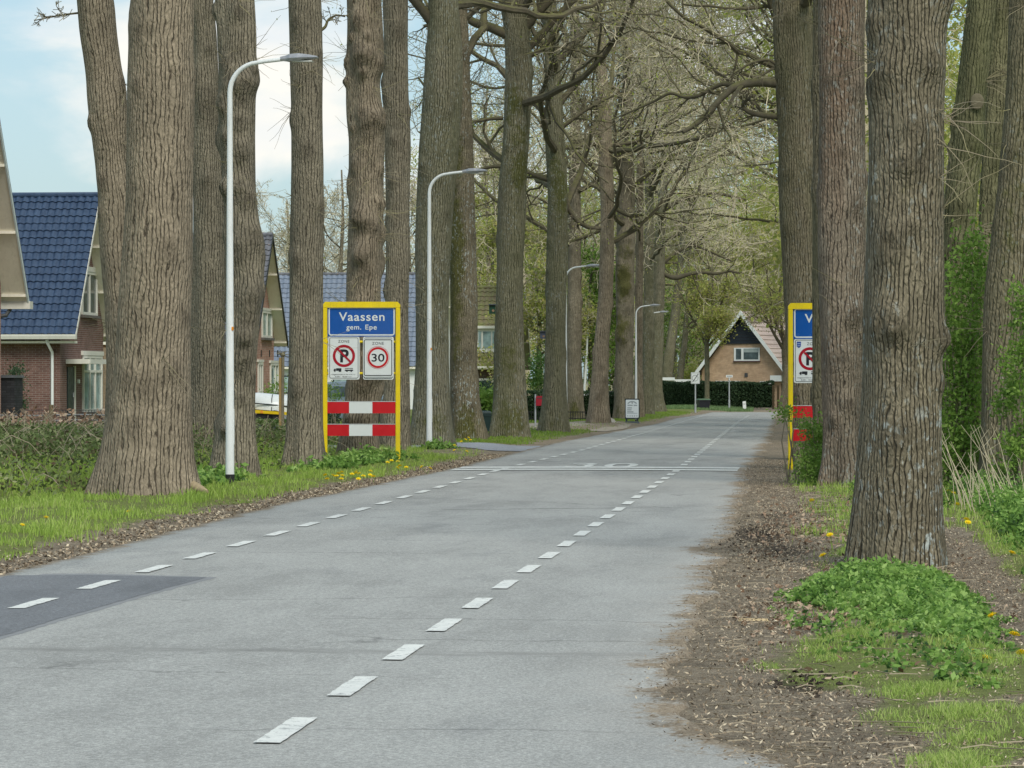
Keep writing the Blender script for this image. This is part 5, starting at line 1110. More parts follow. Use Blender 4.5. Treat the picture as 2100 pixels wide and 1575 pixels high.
make_tree('large forked oak trunk with moss patches and a green bird box', 83, [(1048, -45, 56), (1050, 0, 56), (1057, 40, 52), (1062, 80, 52), (1066, 140, 54), (1064, 200, 58), (1058, 290, 56), (1050, 380, 56), (1047, 480, 57), (1045, 600, 55), (1045, 720, 60), (1046, 800, 68), (1045, 860, 78), (1044, 900, 92)], 18, 20, BARK_OLIVE,
          limbs=[[(1042, 72, 22), (1005, 55, 20), (975, 48, 18), (950, 32, 16), (925, 36, 12), (895, 48, 9), (868, 54, 7)], [(1072, 58, 26), (1098, 28, 20), (1128, 0, 18), (1150, -35, 15)], [(1032, 242, 9), (1005, 243, 8), (975, 250, 6), (955, 247, 4)], [(1072, 120, 12), (1098, 110, 10), (1120, 95, 9), (1142, 60, 8)]],
          auto=(8, 7., 17., 4., 8., 3), group=AV, leaves=2600, leafm=LEAF_SPRING, leafs=.065, sides=48, burl=.8, moss=ml((.5, .2, .7, 1.0), (2.0, .2, .9, .8), (6.9, .7, .8, 1.2), (8.6, -.3, .7, 1.0), (7.8, .4, .6, .9)))
make_tree('slimmer forked oak trunk just right of the large forked one', 92, [(1127, -45, 24), (1128, 0, 26), (1131, 60, 28), (1133, 130, 32), (1136, 200, 36), (1136, 270, 38), (1140, 330, 42), (1144, 400, 42), (1144, 480, 42), (1141, 580, 42), (1139, 680, 42), (1138, 780, 46), (1137, 840, 54), (1136, 888, 66)], 19, 21, BARK_OLIVE,
          limbs=[[(1144, 122, 20), (1172, 96, 17), (1205, 60, 15), (1233, 15, 14), (1246, -30, 12)], [(1138, 228, 14), (1160, 195, 13), (1194, 160, 12), (1216, 135, 11), (1232, 116, 9)], [(1126, 92, 12), (1106, 82, 11), (1092, 62, 9), (1086, 40, 7)], [(1124, 368, 12), (1092, 358, 11), (1055, 342, 10), (1010, 340, 8), (975, 350, 6)], [(1152, 262, 9), (1200, 225, 7), (1260, 195, 5)], [(1158, 398, 12), (1166, 430, 11), (1185, 455, 10), (1210, 468, 9), (1232, 468, 7)]],
          auto=(12, 5.5, 17., 4., 8., 3), group=AV, leaves=2600, leafm=LEAF_SPRING, leafs=.065, sides=40, burl=.8, moss=ml((.3, 0, .5, .7), (6.8, .4, 1.0, 1.2), (7.6, 0, .5, .9)), pull=(.02, 0, 0))
make_tree('straight grey trunk with a mossy foot right of the third lamp', 121, [(1178, -40, 18), (1180, 100, 20), (1180, 250, 22), (1179, 400, 24), (1178, 520, 27), (1178, 640, 30), (1177, 760, 33), (1178, 830, 38), (1179, 862, 46)], 20, 22, BARK_GREY, auto=(14, 6., 18., 4., 8., 3), group=AV, sides=32, dz=.12, moss=ml((.4, 0, .6, 1.0), (7, 0, 1.5, .5)), rmin=.009, twig=TWIG_FAR, leaves=4500, leafm=LEAF_SPRING, leafs=.08)
make_tree('slightly bent trunk with a pale ring low down before the white gate', 110, [(1225, -40, 18), (1228, 60, 20), (1233, 150, 24), (1240, 240, 26), (1243, 340, 28), (1246, 430, 28), (1245, 520, 29), (1242, 610, 30), (1234, 700, 32), (1230, 780, 35), (1228, 830, 42), (1228, 868, 52)], 20, 23, BARK_WARM,
          limbs=[[(1232, 288, 13), (1200, 300, 12), (1160, 302, 10), (1120, 310, 7)], [(1236, 280, 11), (1205, 262, 10), (1192, 238, 9), (1200, 212, 7), (1188, 204, 5)], [(1236, 470, 9), (1200, 485, 8), (1170, 495, 6)], [(1250, 420, 9), (1290, 445, 7), (1320, 440, 5)], [(1252, 300, 10), (1310, 290, 8), (1380, 250, 6), (1440, 215, 4)]],
          auto=(14, 6., 18., 4., 8., 3), group=AV, sides=36, dz=.1, rmin=.009, pull=(.02, 0, 0), twig=TWIG_FAR, leaves=4500, leafm=LEAF_SPRING, leafs=.08)
make_tree('lumpy pale trunk with mossy burrs behind the advertising board', 121, [(1288, 150, 22), (1286, 260, 27), (1285, 360, 32), (1284, 460, 38), (1283, 540, 39), (1282, 620, 37), (1281, 700, 37), (1280, 780, 40), (1280, 830, 46), (1281, 862, 54)], 19, 24, BARK_GREY,
          auto=(11, 7., 18., 4., 8., 3), group=AV, sides=44, dz=.08, burl=1.2, knots=40, extra=((6.9, -1.9, .24, .10), (6.3, -1.6, .25, .11), (5.6, -1.9, .24, .10), (4.9, -1.5, .2, .08), (3.4, -2.0, .24, .10), (3.0, -2.0, .2, .09), (4.2, -1.2, .15, .06)), moss=ml((5.2, -.2, 1.0, 1.2), (3.5, -.3, .9, 1.0), (6.3, 0, .6, .8), (.3, -.4, .5, .7)), rmin=.01, twig=TWIG_FAR)
make_tree('thin straight trunk immediately right of the fourth lamp', 128, [(1313, 200, 12), (1312, 400, 15), (1311, 600, 16), (1310, 760, 17), (1310, 854, 24)], 19, 25, BARK_WARM, auto=(11, 7., 18., 4., 8., 3), group=AV, sides=28, dz=.15, rmin=.01, twig=TWIG_FAR)
make_tree('darker trunk left of the last avenue trunk with the low curved limb', 136, [(1333, 250, 15), (1331, 400, 18), (1331, 520, 19), (1330, 640, 21), (1328, 760, 22), (1328, 853, 32)], 19, 26, BARK_OLIVE, auto=(11, 6.5, 18., 4., 9., 3), group=AV, sides=28, dz=.15, rmin=.011, twig=TWIG_FAR, pull=(.03, 0, 0), leaves=4000, leafm=LEAF_SPRING, leafs=.085)
make_tree('last avenue trunk with a low crooked limb reaching right towards the A-frame house', 147, [(1368, 200, 14), (1362, 350, 18), (1356, 450, 20), (1351, 540, 25), (1349, 640, 26), (1347, 740, 26), (1346, 810, 28), (1348, 847, 38)], 18, 27, BARK_OLIVE,
          limbs=[[(1358, 560, 11), (1385, 572, 10), (1412, 562, 9), (1440, 557, 8), (1470, 562, 7), (1495, 555, 6), (1518, 560, 4)], [(1358, 540, 10), (1390, 514, 8), (1422, 500, 7), (1455, 515, 6), (1500, 535, 4)], [(1362, 430, 10), (1410, 400, 9), (1470, 395, 7), (1530, 410, 5)]],
          auto=(12, 7., 17., 4., 9., 3), group=AV, sides=32, dz=.12, rmin=.011, twig=TWIG_FAR, pull=(.04, 0, 0), leaves=4800, leafm=LEAF_SPRING, leafs=.085)
make_tree('leaning dark trunk behind the hedge end, left of the small far lamp', 190, [(1400, 500, 12), (1390, 600, 16), (1380, 680, 20), (1371, 740, 22), (1365, 800, 24)], 16, 28, BARK_OLIVE, auto=(16, 6., 15., 4., 8., 3), sides=20, dz=.2, rmin=.014, twig=TWIG_FAR, leaves=1800, leafm=LEAF_SPRING, leafs=.14)
make_tree('short dark crooked trunk over the carport left of the A-frame house', 196, [(1415, 560, 6), (1408, 640, 9), (1404, 700, 12), (1398, 740, 12), (1394, 800, 14)], 13, 29, BARK_OLIVE, auto=(14, 4., 12., 3., 6., 3), sides=18, dz=.2, rmin=.014, twig=TWIG_FAR, leaves=2600, leafm=LEAF_SPRING, leafs=.14)
# young maples by the hedge
P_YM = dict(sides=24, dz=.15, rmin=.012, knots=6)
make_tree('young tree with a fan of upright branches and fresh leaves before the hedge', 172, [(1450, 640, 7), (1449, 690, 9), (1450, 740, 10), (1450, 800, 10), (1450, 836, 12)], 7.5, 30, BARK_OLIVE,
          limbs=[[(1450, 715, 6), (1436, 680, 5), (1412, 640, 4), (1395, 600, 3), (1385, 555, 2)], [(1450, 705, 6), (1444, 650, 5), (1432, 590, 4), (1424, 530, 3)], [(1451, 700, 6), (1458, 640, 5), (1462, 580, 4), (1460, 510, 3)], [(1452, 700, 6), (1470, 650, 5), (1486, 600, 4), (1492, 550, 3)], [(1452, 710, 5), (1470, 690, 4), (1484, 668, 3), (1494, 650, 2)]],
          auto=(5, 3.2, 6.8, 1.8, 3., 3), twig=TWIG, leaves=9000, leafm=LEAF_SPRING, leafs=.11, **P_YM)
make_tree('young tree forking low beside the right town sign at the hedge end', 168, [(1612, 690, 10), (1608, 720, 12), (1612, 760, 13), (1610, 800, 13), (1604, 842, 17)], 7.0, 31, BARK_LICHEN,
          limbs=[[(1606, 715, 8), (1590, 690, 6), (1572, 655, 5), (1556, 625, 4), (1538, 600, 3)], [(1607, 712, 7), (1602, 660, 6), (1598, 610, 5), (1604, 560, 3), (1612, 500, 2)], [(1606, 700, 6), (1586, 650, 4), (1580, 600, 3), (1570, 550, 2)]],
          auto=(5, 3.2, 6.6, 1.8, 3., 3), twig=TWIG, leaves=3500, leafm=LEAF_SPRING, leafs=.10, **P_YM)

# right-hand trees
make_tree('near lichen-spotted oak trunk at the right path', 26.3, [(1862, -40, 156), (1862, 0, 155), (1861, 100, 158), (1860, 200, 152), (1860, 300, 150), (1858, 420, 156), (1857, 520, 158), (1855, 590, 164), (1852, 680, 160), (1850, 780, 156), (1847, 880, 164), (1844, 980, 174), (1841, 1060, 188), (1839, 1120, 200), (1838, 1165, 214)], 17, 41, BARK_LICHEN,
          auto=UP, group=RV, sides=110, dz=.03, burl=.8, knots=26, sprouts=7, extra=((1.98, -2.03, .13, .06), (1.97, -1.72, .09, .05), (3.55, -1.35, .11, .045), (4.1, -1.0, .11, .05), (4.05, -2.2, .10, .055), (1.86, -.35, .06, .07), (2.75, -1.5, .06, .03)), moss=ml((3.2, .2, .5, .3)), flare=.03)
make_tree('reddish grey oak trunk with a few burrs left of the near right trunk', 46, [(1727, -40, 96), (1727, 0, 96), (1727, 120, 96), (1727, 300, 97), (1727, 480, 96), (1728, 640, 94), (1729, 780, 88), (1731, 880, 84), (1732, 950, 88), (1733, 995, 104)], 17, 42, BARK_RED, auto=UP, group=RV, sides=60, dz=.05, burl=1.1, knots=30, sprouts=6)
make_tree('narrow dark oak trunk squeezed between two others, cutting off the right town sign', 52, [(1694, -40, 54), (1694, 200, 54), (1695, 400, 56), (1697, 600, 60), (1698, 800, 60), (1699, 930, 64), (1700, 975, 76)], 18, 43, BARK_SHADE, auto=UP, group=RV, sides=44, knots=14)
make_tree('left leaning oak trunk rising behind the right town sign with low limbs over the road', 62, [(1621, -40, 80), (1624, 0, 82), (1628, 100, 80), (1631, 200, 78), (1634, 300, 76), (1636, 400, 78), (1640, 500, 76), (1644, 600, 74), (1650, 720, 70), (1654, 830, 70), (1656, 900, 78), (1657, 945, 92)], 18, 44, BARK_SHADE,
          limbs=[[(1602, 172, 20), (1560, 168, 18), (1522, 172, 17), (1500, 182, 16), (1478, 202, 14), (1450, 236, 13), (1420, 260, 11), (1400, 271, 8)], [(1510, 176, 12), (1482, 170, 11), (1452, 185, 9), (1430, 198, 9), (1402, 200, 8), (1375, 188, 7), (1345, 206, 6), (1300, 226, 5), (1255, 245, 3)], [(1604, 240, 14), (1562, 236, 13), (1534, 230, 10), (1520, 216, 8), (1538, 200, 6)], [(1608, 150, 9), (1580, 120, 7), (1540, 128, 6), (1505, 150, 4)]],
          auto=(8, 8.5, 17., 5., 8., 3), group=RV, sides=56, dz=.06, burl=.7, twig=TWIG_DARK)
make_tree('slanting oak trunk with a sawn branch scar right of the near trunk', 47, [(2020, -40, 58), (2013, 0, 58), (1993, 190, 60), (1984, 300, 66), (1970, 420, 66), (1962, 550, 56), (1956, 700, 58), (1952, 850, 64), (1950, 1000, 84)], 17, 45, BARK_GREEN, auto=UP, group=RV, sides=52, dz=.05, burl=1.2, sprouts=12)
make_tree('greenish oak trunk between the slanting trunk and the right edge trunk', 54, [(2052, -40, 44), (2051, 0, 42), (2044, 190, 44), (2030, 420, 44), (2026, 600, 46), (2022, 800, 50), (2020, 965, 66)], 17, 46, BARK_GREEN, auto=UP, group=RV, sides=40, sprouts=8)
make_tree('broad oak trunk at the right picture edge behind the dry stalks', 43, [(2116, -40, 82), (2112, 0, 82), (2102, 190, 80), (2086, 420, 86), (2068, 600, 92), (2058, 760, 86), (2055, 880, 88), (2055, 960, 98), (2056, 1012, 116)], 17, 47, BARK_SHADE, auto=UP, group=RV, sides=64, dz=.05, burl=.7, sprouts=10, moss=ml((3.7, -.3, 1, .7)))
# further right-hand trees whose branches arch over the road
for i, (Z, X, sd_, lab) in enumerate([(80, .75, 51, 'oak behind the right town sign, its branches arching left over the road'), (98, .6, 52, 'further oak on the right whose crown fills the sky above the road'), (120, .5, 53, 'distant oak on the right, crown spreading above the A-frame house')]):
    px = 1667 + X / CT * F_PX / Z * 1.0; b = HY + EYE * F_PX / Z; w = .62 * F_PX / Z
    mk = make_tree(lab, Z, [(px + 8, b - 8.5 * F_PX / Z, w * .8), (px + 3, b - 4 * F_PX / Z, w * .9), (px, b - 1 * F_PX / Z, w), (px, b, w * 1.4)], 19, sd_, BARK_OLIVE, auto=(12, 6.8, 17., 5., 9., 3), group=RV, sides=32, dz=.12, rmin=.008 + .001 * i, twig=TWIG_FAR, pull=(-.05, 0, 0), dirs=(110, 250), leaves=6500, leafm=LEAF_SPRING, leafs=.08)
# bare trees behind the houses
for i, (px, Z, H, sd_, lab) in enumerate([(700, 205, 15, 61, 'bare tree behind the pale blue roof, seen through the gap above the town sign'), (590, 240, 15, 62, 'faint bare tree behind the pink gable house'), (835, 215, 16, 63, 'bare tree behind the blue roof left of the second lamp'), (1000, 190, 19, 64, 'tall bare tree rising behind the mossy roof')]):
    b = HY + EYE * F_PX / Z; w = .45 * F_PX / Z
    make_tree(lab, Z, [(px, b - 6 * F_PX / Z, w * .8), (px, b, w * 1.3)], H, sd_, BARK_GREY, auto=(20, 3.5, H - 2., 4., 7.5, 3), sides=20, dz=.3, knots=0, rmin=.013, twig=TWIG_FAR, leaves=900 if i == 3 else 200, leafm=LEAF_SPRING, leafs=.13, name='bare_tree')
# leafy trees in the gardens
for i, (px, Z, H, nl, wd_, sd_, m, lab) in enumerate([(1105, 150, 9.5, 11000, 3.2, 71, LEAF_SPRING, 'yellow green garden tree between the two forked trunks'), (1212, 152, 8.0, 13000, 3.2, 72, LEAF_FRESH, 'bright green leafy tree behind the white flagpole'), (1010, 178, 13, 11000, 4.2, 73, LEAF_SPRING, 'olive green tree behind the mossy roof'), (1385, 205, 8.5, 8000, 3.2, 74, LEAF_FRESH, 'green leafy tree behind the carport left of the young tree'), (1545, 215, 12, 11000, 5.2, 75, LEAF_SPRING, 'yellow green tree behind the A-frame roof')]):
    b = HY + EYE * F_PX / Z; w = .28 * F_PX / Z
    make_tree(lab, Z, [(px, b - 3 * F_PX / Z, w * .8), (px, b, w * 1.3)], H, sd_, BARK_OLIVE, auto=(18, 1.2, H - .8, wd_ * .7, wd_, 3), sides=16, dz=.3, knots=0, rmin=.01, twig=TWIG_FAR, leaves=nl, leafm=m, leafs=.16, name='garden_tree')
# scar and broken root on the biggest trunk, scar on the slanting trunk
def on(name, m, pts): mb = MB(); mb.fan(pts); return mb
big = [o for o in bpy.data.objects if o.get('label', '').startswith('biggest oak')][0]
c = W(318, 990, 41.0)
mb = MB(); mb.tube([W(395, 996, 41.3), W(412, 1004, 41.1), W(424, 1009, 41.0)], [.07, .055, .03], 8); mb.build('broken_root', plain('bare_root_wood', (.40, .32, .20), .85, .1, .3, 12), big, True)
sl = [o for o in bpy.data.objects if o.get('label', '').startswith('slanting oak')][0]
mb = MB(); c = W(2004, 208, 46.72); mb.ball(tuple(c), .10, 1, .22, 1.2, 14, 9); mb.build('branch_scar', plain('sawn_wood', (.17, .15, .10), .9, .1, .2, 18), sl, True)

# ------------------------------------------------------------------ far woods (one mass)
def wood_proto(seed, H, leafy):
    rng = random.Random(seed); nr = np.random.default_rng(seed); out = []; tips = []
    P = dict(CROWN); P['rmin'] = .022; P['kids'] = [6, 4, 3]; P['seg'] = [.9, .7, .5]
    pts = [Vector((rng.uniform(-.1, .1) * k, rng.uniform(-.1, .1) * k, H * .8 * k / 6)) for k in range(7)]; rad = [.26 - .035 * k for k in range(7)]; rad[0] = .34
    out.append((pts, rad, 8))
    for k in range(15):
        z = H * (.18 + .6 * (k + rng.random()) / 15); i = min(int(z / (H * .8) * 6), 5); az = rng.uniform(0, 6.283)
        grow(out, tips, pts[i].lerp(pts[i + 1], .5), Vector((math.cos(az), math.sin(az), rng.uniform(.1, .9))).normalized(), rad[i] * .5, rng.uniform(3, 6) * H / 19, 1, 3, rng, P)
    mb = MB(); branch_mesh(out, mb); tp = np.array([tuple(q) for q in tips]); C = tp[nr.integers(0, len(tp), leafy)] + nr.normal(size=(leafy, 3)) * .35
    V, Fq, sh = leaf_quads(C, .22, nr)
    return np.concatenate(mb.v), np.concatenate(mb.q), V, sh
protos = [wood_proto(200 + k, 18 + k, l) for k, l in enumerate((3500, 7000, 10000, 2500, 8500))]
def woods(name, label, spots, seed):
    rng = random.Random(seed); BV, BQ, LV, LS = [], [], [], []; nb = nl = 0
    for (x, y) in spots:
        V, Q, L, sh = protos[rng.randrange(len(protos))]; a = rng.uniform(0, 6.283); s = rng.uniform(.8, 1.1); R = np.array([[math.cos(a), -math.sin(a), 0], [math.sin(a), math.cos(a), 0], [0, 0, 1]]) * s
        BV.append(V @ R.T + (x, y, 0)); BQ.append(Q + nb); nb += len(V); LV.append(L @ R.T + (x, y, 0)); LS.append(np.clip(sh * .7 + rng.uniform(0, .3), 0, 1))
    BV = np.concatenate(BV); BQ = np.concatenate(BQ); LV = np.concatenate(LV); LS = np.concatenate(LS)
    FL = np.arange(len(LV)).reshape(-1, 4) + len(BV)
    o = mesh_np(name, np.r_[BV, LV], [np.r_[BQ, FL]], [TWIG_FAR, LEAF_SPRING], None, False, {'shade': np.r_[np.zeros(len(BV)), LS]}, False, np.r_[np.zeros(len(BQ), int), np.ones(len(FL), int)])
    tag(o, label, kind='stuff')
rg = random.Random(77)
woods('distant_woods', 'distant spring woodland closing the view beyond the road', [tuple(W(rg.uniform(930, 1680), 779, rg.uniform(215, 330))[:2]) for k in range(46)], 1)
woods('right_woods', 'bare woodland behind the right-hand trunks', [tuple(W(rg.uniform(1730, 2300), 779, rg.uniform(85, 250))[:2]) for k in range(30)] + [tuple(W(rg.uniform(2300, 4200), 779, rg.uniform(70, 200))[:2]) for k in range(26)], 2)

# ------------------------------------------------------------------ hedges and bushes
def leaf_thing(name, label, cat, C, size, m, stems=(), base=None, seed=1, stem_m=TWIG, group=None, core=None, shade=None, flat=0., pname='foliage', aspect=.55):
    nr = np.random.default_rng(seed); C = np.asarray(C); b = Vector((C[:, 0].mean(), C[:, 1].mean(), 0)) if base is None else Vector(base); b.z = float(gh(b.x, b.y))
    t = thing(name, label, cat, b, 0, group); V, Fq, sh = leaf_quads(C, size, nr, shade, flat, aspect); mesh_np(pname, V, [Fq], m, t, False, {'shade': sh})
    if stems:
        mb = MB()
        for p, r in stems: mb.tube(p, r, 5, False)
        mb.build('branches', stem_m, t)
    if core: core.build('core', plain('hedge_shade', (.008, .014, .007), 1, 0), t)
    return t
def hedge(label, pxa, pxb, Z, top, depth, n, leaf, m, seed, name='hedge', wavy=.06):
    a, b = W(pxa, 779, Z), W(pxb, 779, Z); nr = np.random.default_rng(seed); d = (b - a); L = d.length; d.normalize(); nrm = Vector((-d.y, d.x, 0)); H = EYE + (HY - top) / F_PX * Z
    u = nr.uniform(0, L, n); side = nr.uniform(0, 1, n) < H / (H + depth * .6); hz = H + wavy * (fbm(u * .9, u * 0, seed) - .5) * 3
    z = np.where(side, nr.uniform(0, 1, n) ** .9 * hz, hz + nr.normal(0, .03, n)); w = np.where(side, nr.normal(0, .05, n) - .09 * (fbm(u * 2.2, z * 2.2, seed + 1) - .5) * 2, nr.uniform(0, depth, n))
    C = np.stack([a.x + d.x * u + nrm.x * w, a.y + d.y * u + nrm.y * w, z], 1)
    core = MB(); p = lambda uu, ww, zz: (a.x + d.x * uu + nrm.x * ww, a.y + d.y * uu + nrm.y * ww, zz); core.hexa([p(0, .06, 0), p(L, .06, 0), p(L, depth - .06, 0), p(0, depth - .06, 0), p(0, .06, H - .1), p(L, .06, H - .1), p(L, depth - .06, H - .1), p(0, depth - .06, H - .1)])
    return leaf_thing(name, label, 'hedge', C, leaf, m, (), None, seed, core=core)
hedge('long clipped dark hedge below the A-frame house', 1352, 1588, 176, 784, 1.2, 17000, .10, LEAF_DARK, 301)
hedge('short piece of dark hedge right of the fence posts at the bend', 1606, 1720, 176, 783, 1.2, 6000, .10, LEAF_DARK, 302)
hedge('dark garden hedge behind the red letterbox', 1066, 1262, 122, 806, 1.0, 14000, .07, LEAF_DARK, 303)
hedge('trimmed hedge below the mossy roof', 968, 1062, 128, 803, 1.0, 6000, .07, LEAF_BUSH, 304)
for s, px in enumerate((1586, 1596)):
    b = W(px, HY + EYE * F_PX / 174, 174); b.z = 0; t = thing('fence_post', 'brown wooden fence post in the gap of the dark hedge', 'post', b, TH, 'wooden posts in the hedge gap')
    u = 174 / F_PX; mb = MB(); mb.bbox(-2.4 * u, 2.2 * u, 0, .12, -.1, EYE + (HY - 790) * u, .015); mb.build('board', plain('brown_post', (.10, .075, .045), .9, .1, .3, 7), t, local=True)
def bush(label, boxes, n, leaf, m, seed, nst=14, name='bush', group=None, cat='bush', stem_m=TWIG, clump=.22, base=None):
    """boxes: list of (px0,px1,py_top,py_bot,Z,depth) filled with leaf clumps"""
    nr = np.random.default_rng(seed); rg = random.Random(seed); C = []; stems = []; tot = sum((b[1] - b[0]) * (b[3] - b[2]) for b in boxes)
    for (x0, x1, y0, y1, Z, dp) in boxes:
        k = int(n * (x1 - x0) * (y1 - y0) / tot); nc = max(4, k // 45); u = Z / F_PX
        cc = []
        for i in range(nc):
            q = W(rg.uniform(x0, x1), y0 + (y1 - y0) * rg.random(), Z + rg.uniform(-.5, .5) * dp); cc.append(q)
        cc = np.array([tuple(q) for q in cc]); P = cc[nr.integers(0, nc, k)] + nr.normal(size=(k, 3)) * clump * (.4 + .6 * nr.random((k, 1))); C.append(P)
        for i in range(nst):
            e = Vector(cc[rg.randrange(nc)]); s0 = W((x0 + x1) / 2 + rg.uniform(-.35, .35) * (x1 - x0), HY + EYE * F_PX / Z, Z); s0.z = float(gh(s0.x, s0.y)) - .05
            mid = s0.lerp(e, .55) + Vector((rg.uniform(-.1, .1), 0, rg.uniform(0, .25))); stems.append(([s0, mid, e], [.016, .010, .005]))
    C = np.concatenate(C); g0 = gh(C[:, 0], C[:, 1]); C[:, 2] = np.maximum(C[:, 2], g0 + .02)
    return leaf_thing(name, label, cat, C, leaf, m, stems, base, seed, stem_m, group)
bush('tall elder bush with fresh leaves filling the gap right of the near trunk', [(1938, 2022, 555, 700, 44.3, .7), (1928, 2020, 700, 900, 44.3, .7), (1985, 2030, 480, 560, 44.5, .4), (1925, 2030, 880, 1000, 44, .7), (1910, 2050, 620, 900, 55, 1.5)], 15000, .075, LEAF_FRESH, 401, 12, name='elder_bush')
bush('low elder shrub growing in front of the right town sign and reddish trunk', [(1650, 1712, 865, 930, 47.5, .7), (1700, 1750, 842, 900, 47.3, .5), (1640, 1700, 925, 985, 47, .7), (1660, 1712, 960, 1000, 46.5, .5), (1598, 1650, 838, 850, 48, .3), (1716, 1748, 870, 905, 47.1, .4)], 5600, .055, LEAF_FRESH, 402, 4, name='elder_bush', clump=.11)
bush('leafy sprays of elder in front of the right edge trunk', [(2055, 2110, 750, 800, 40.5, .5), (2040, 2105, 800, 850, 40.2, .5), (2070, 2112, 880, 935, 40, .5), (2090, 2120, 690, 720, 40.5, .3), (2045, 2110, 930, 985, 40, .5), (2062, 2140, 700, 960, 39.5, .8), (2078, 2150, 560, 720, 39.5, .5)], 5200, .06, LEAF_FRESH, 403, 7, name='elder_bush', clump=.09)
bush('dense green undergrowth deep in the wood on the right', [(1940, 2200, 640, 900, 75, 5)], 9000, .13, LEAF_BUSH, 404, 8, clump=.35)
bush('glossy laurel bush between the mossy trunk and the forked trunk', [(968, 1014, 806, 868, 95, 1.0)], 1500, .17, LEAF_FRESH, 405, 5, name='laurel_bush', clump=.16)
bush('small round bush against the red brick wall at the picture edge', [(10, 48, 752, 850, 92, .8)], 2600, .07, LEAF_DARK, 406, 3, clump=.14)
bush('spring green shrub in front of the parked car behind the town sign', [(664, 702, 790, 835, 92, .6)], 420, .07, LEAF_FRESH, 407, 4, clump=.14)
bush('dark evergreen shrub behind the lower red and white board', [(668, 700, 850, 872, 96, .6)], 700, .07, LEAF_DARK, 408, 3, clump=.14)
bush('orange green shrub right of the leaning trunk behind the carport', [(1385, 1425, 735, 780, 200, 1.5)], 900, .14, LEAF_SPRING, 409, 4, clump=.25)
bush('garden shrub at the pink house windows', [(545, 596, 782, 812, 112, .8)], 600, .08, LEAF_FRESH, 410, 4, clump=.14)
bush('dark shrubs below the old house window', [(975, 1062, 790, 812, 140, 1.0)], 1500, .10, LEAF_DARK, 411, 4, clump=.2)
bush('dark conifer-like shrub behind the slimmer forked trunk', [(1088, 1118, 730, 812, 132, 1.2)], 1800, .10, LEAF_BUSH, 412, 4, clump=.2)

# ------------------------------------------------------------------ ground cover (uncountable)
def blades(name, label, X, Y, h, w, seed, cols, lean=.55, dz=0.0, shade=None):
    nr = np.random.default_rng(seed); n = len(X); Z = gh(X, Y) + dz - .01; a = nr.uniform(0, 6.283, n); hh = h * nr.uniform(.45, 1.25, n); ln = nr.uniform(.15, lean, n) * hh; la = nr.uniform(0, 6.283, n)
    ca, sa = np.cos(a) * w / 2, np.sin(a) * w / 2
    B = np.stack([X, Y, Z], 1); S = np.stack([ca, sa, 0 * ca], 1); U1 = np.stack([ln * .35 * np.cos(la), ln * .35 * np.sin(la), hh * .6], 1); U2 = np.stack([ln * np.cos(la), ln * np.sin(la), hh * .95], 1)
    V = np.stack([B - S, B + S, B + U1 + S * .8, B + U1 - S * .8, B + U2], 1).reshape(-1, 3)
    k = np.arange(n)[:, None] * 5; Q = k + np.array([[0, 1, 2, 3]]); T = k + np.array([[3, 2, 4]])
    sh = nr.uniform(0, 1, n) * .6 + .4 * fbm(X * .8, Y * .5, seed) if shade is None else shade
    m = foliage(name + '_blades', cols, .35, .5)
    return tag(mesh_np(name, V, [Q, T], m, None, False, {'shade': np.repeat(np.clip(sh, 0, 1), 5)}), label, kind='stuff')
nr = np.random.default_rng(9)
def scatter(n, x0, x1, y0, y1, dens, power=1.0):
    X = nr.uniform(x0, x1, n); Y = y0 + (y1 - y0) * nr.uniform(0, 1, n) ** power; keep = nr.uniform(0, 1, n) < dens(X, Y); return X[keep], Y[keep]
GR = [(.15, .23, .045), (.27, .40, .07), (.38, .52, .11), (.54, .55, .25)]
X, Y = scatter(220000, -13.5, -6.5, 14, 68, lambda x, y: grassy(x, y) * (.12 + 1.3 * sstep(.35, .68, fbm(x * 2.6, y * 1.1, 4))), 1.15)
hh = .085 * (.3 + 1.4 * sstep(.3, .75, fbm(X * 2.1, Y * 1.0, 31))) * (1 + .5 * sstep(-8.2, -9.2, X))
blades('verge_grass', 'lush grass along the left verge', X, Y, hh, .010, 21, GR)
X, Y = scatter(70000, -17, -5.2, 74.5, 150, lambda x, y: grassy(x, y) * (x < XL(y) - .3) * (np.abs(x + 12) < 7), 1.2)
blades('lawn_grass', 'short bright lawn grass beneath the avenue trees', X, Y, .06, .022, 22, [(.12, .19, .03), (.20, .31, .045), (.28, .38, .07)])
X, Y = scatter(260000, -.7, 2.6, 12.2, 30, lambda x, y: grassy(x, y) * (.16 + 1.1 * sstep(.38, .70, fbm(x * 4.5, y * 2.2, 14))), 1.25)
blades('roadside_grass', 'patchy grass on the right verge', X, Y, .036 * (.3 + 1.7 * sstep(.35, .8, fbm(X * 3.5, Y * 1.8, 3))), .0042, 23, [(.17, .26, .05), (.30, .43, .09), (.42, .53, .15), (.60, .57, .30)], .9)
X, Y = scatter(60000, -.6, 6.0, 28, 75, lambda x, y: grassy(x, y) * (.3 + fbm(x * 1.5, y * .8, 15)))
blades('wood_edge_grass', 'grass between the right-hand trunks', X, Y, .10, .008, 24, GR)
X, Y = scatter(26000, -8.5, 1.0, 161, 177, lambda x, y: (np.abs(x + 4) < 6) * 1.0)
P0 = G(1352, 849); keep = (HY + EYE * F_PX / np.maximum(-X * ST + Y * CT, 1) < 847.2) & (1050 + F_PX * (X * CT + Y * ST) / (-X * ST + Y * CT) < 1545)
blades('hedge_bank_grass', 'blue green grass bank in front of the hedge', X[keep], Y[keep], .15, .03, 25, [(.10, .18, .07), (.17, .27, .11), (.24, .33, .15)])

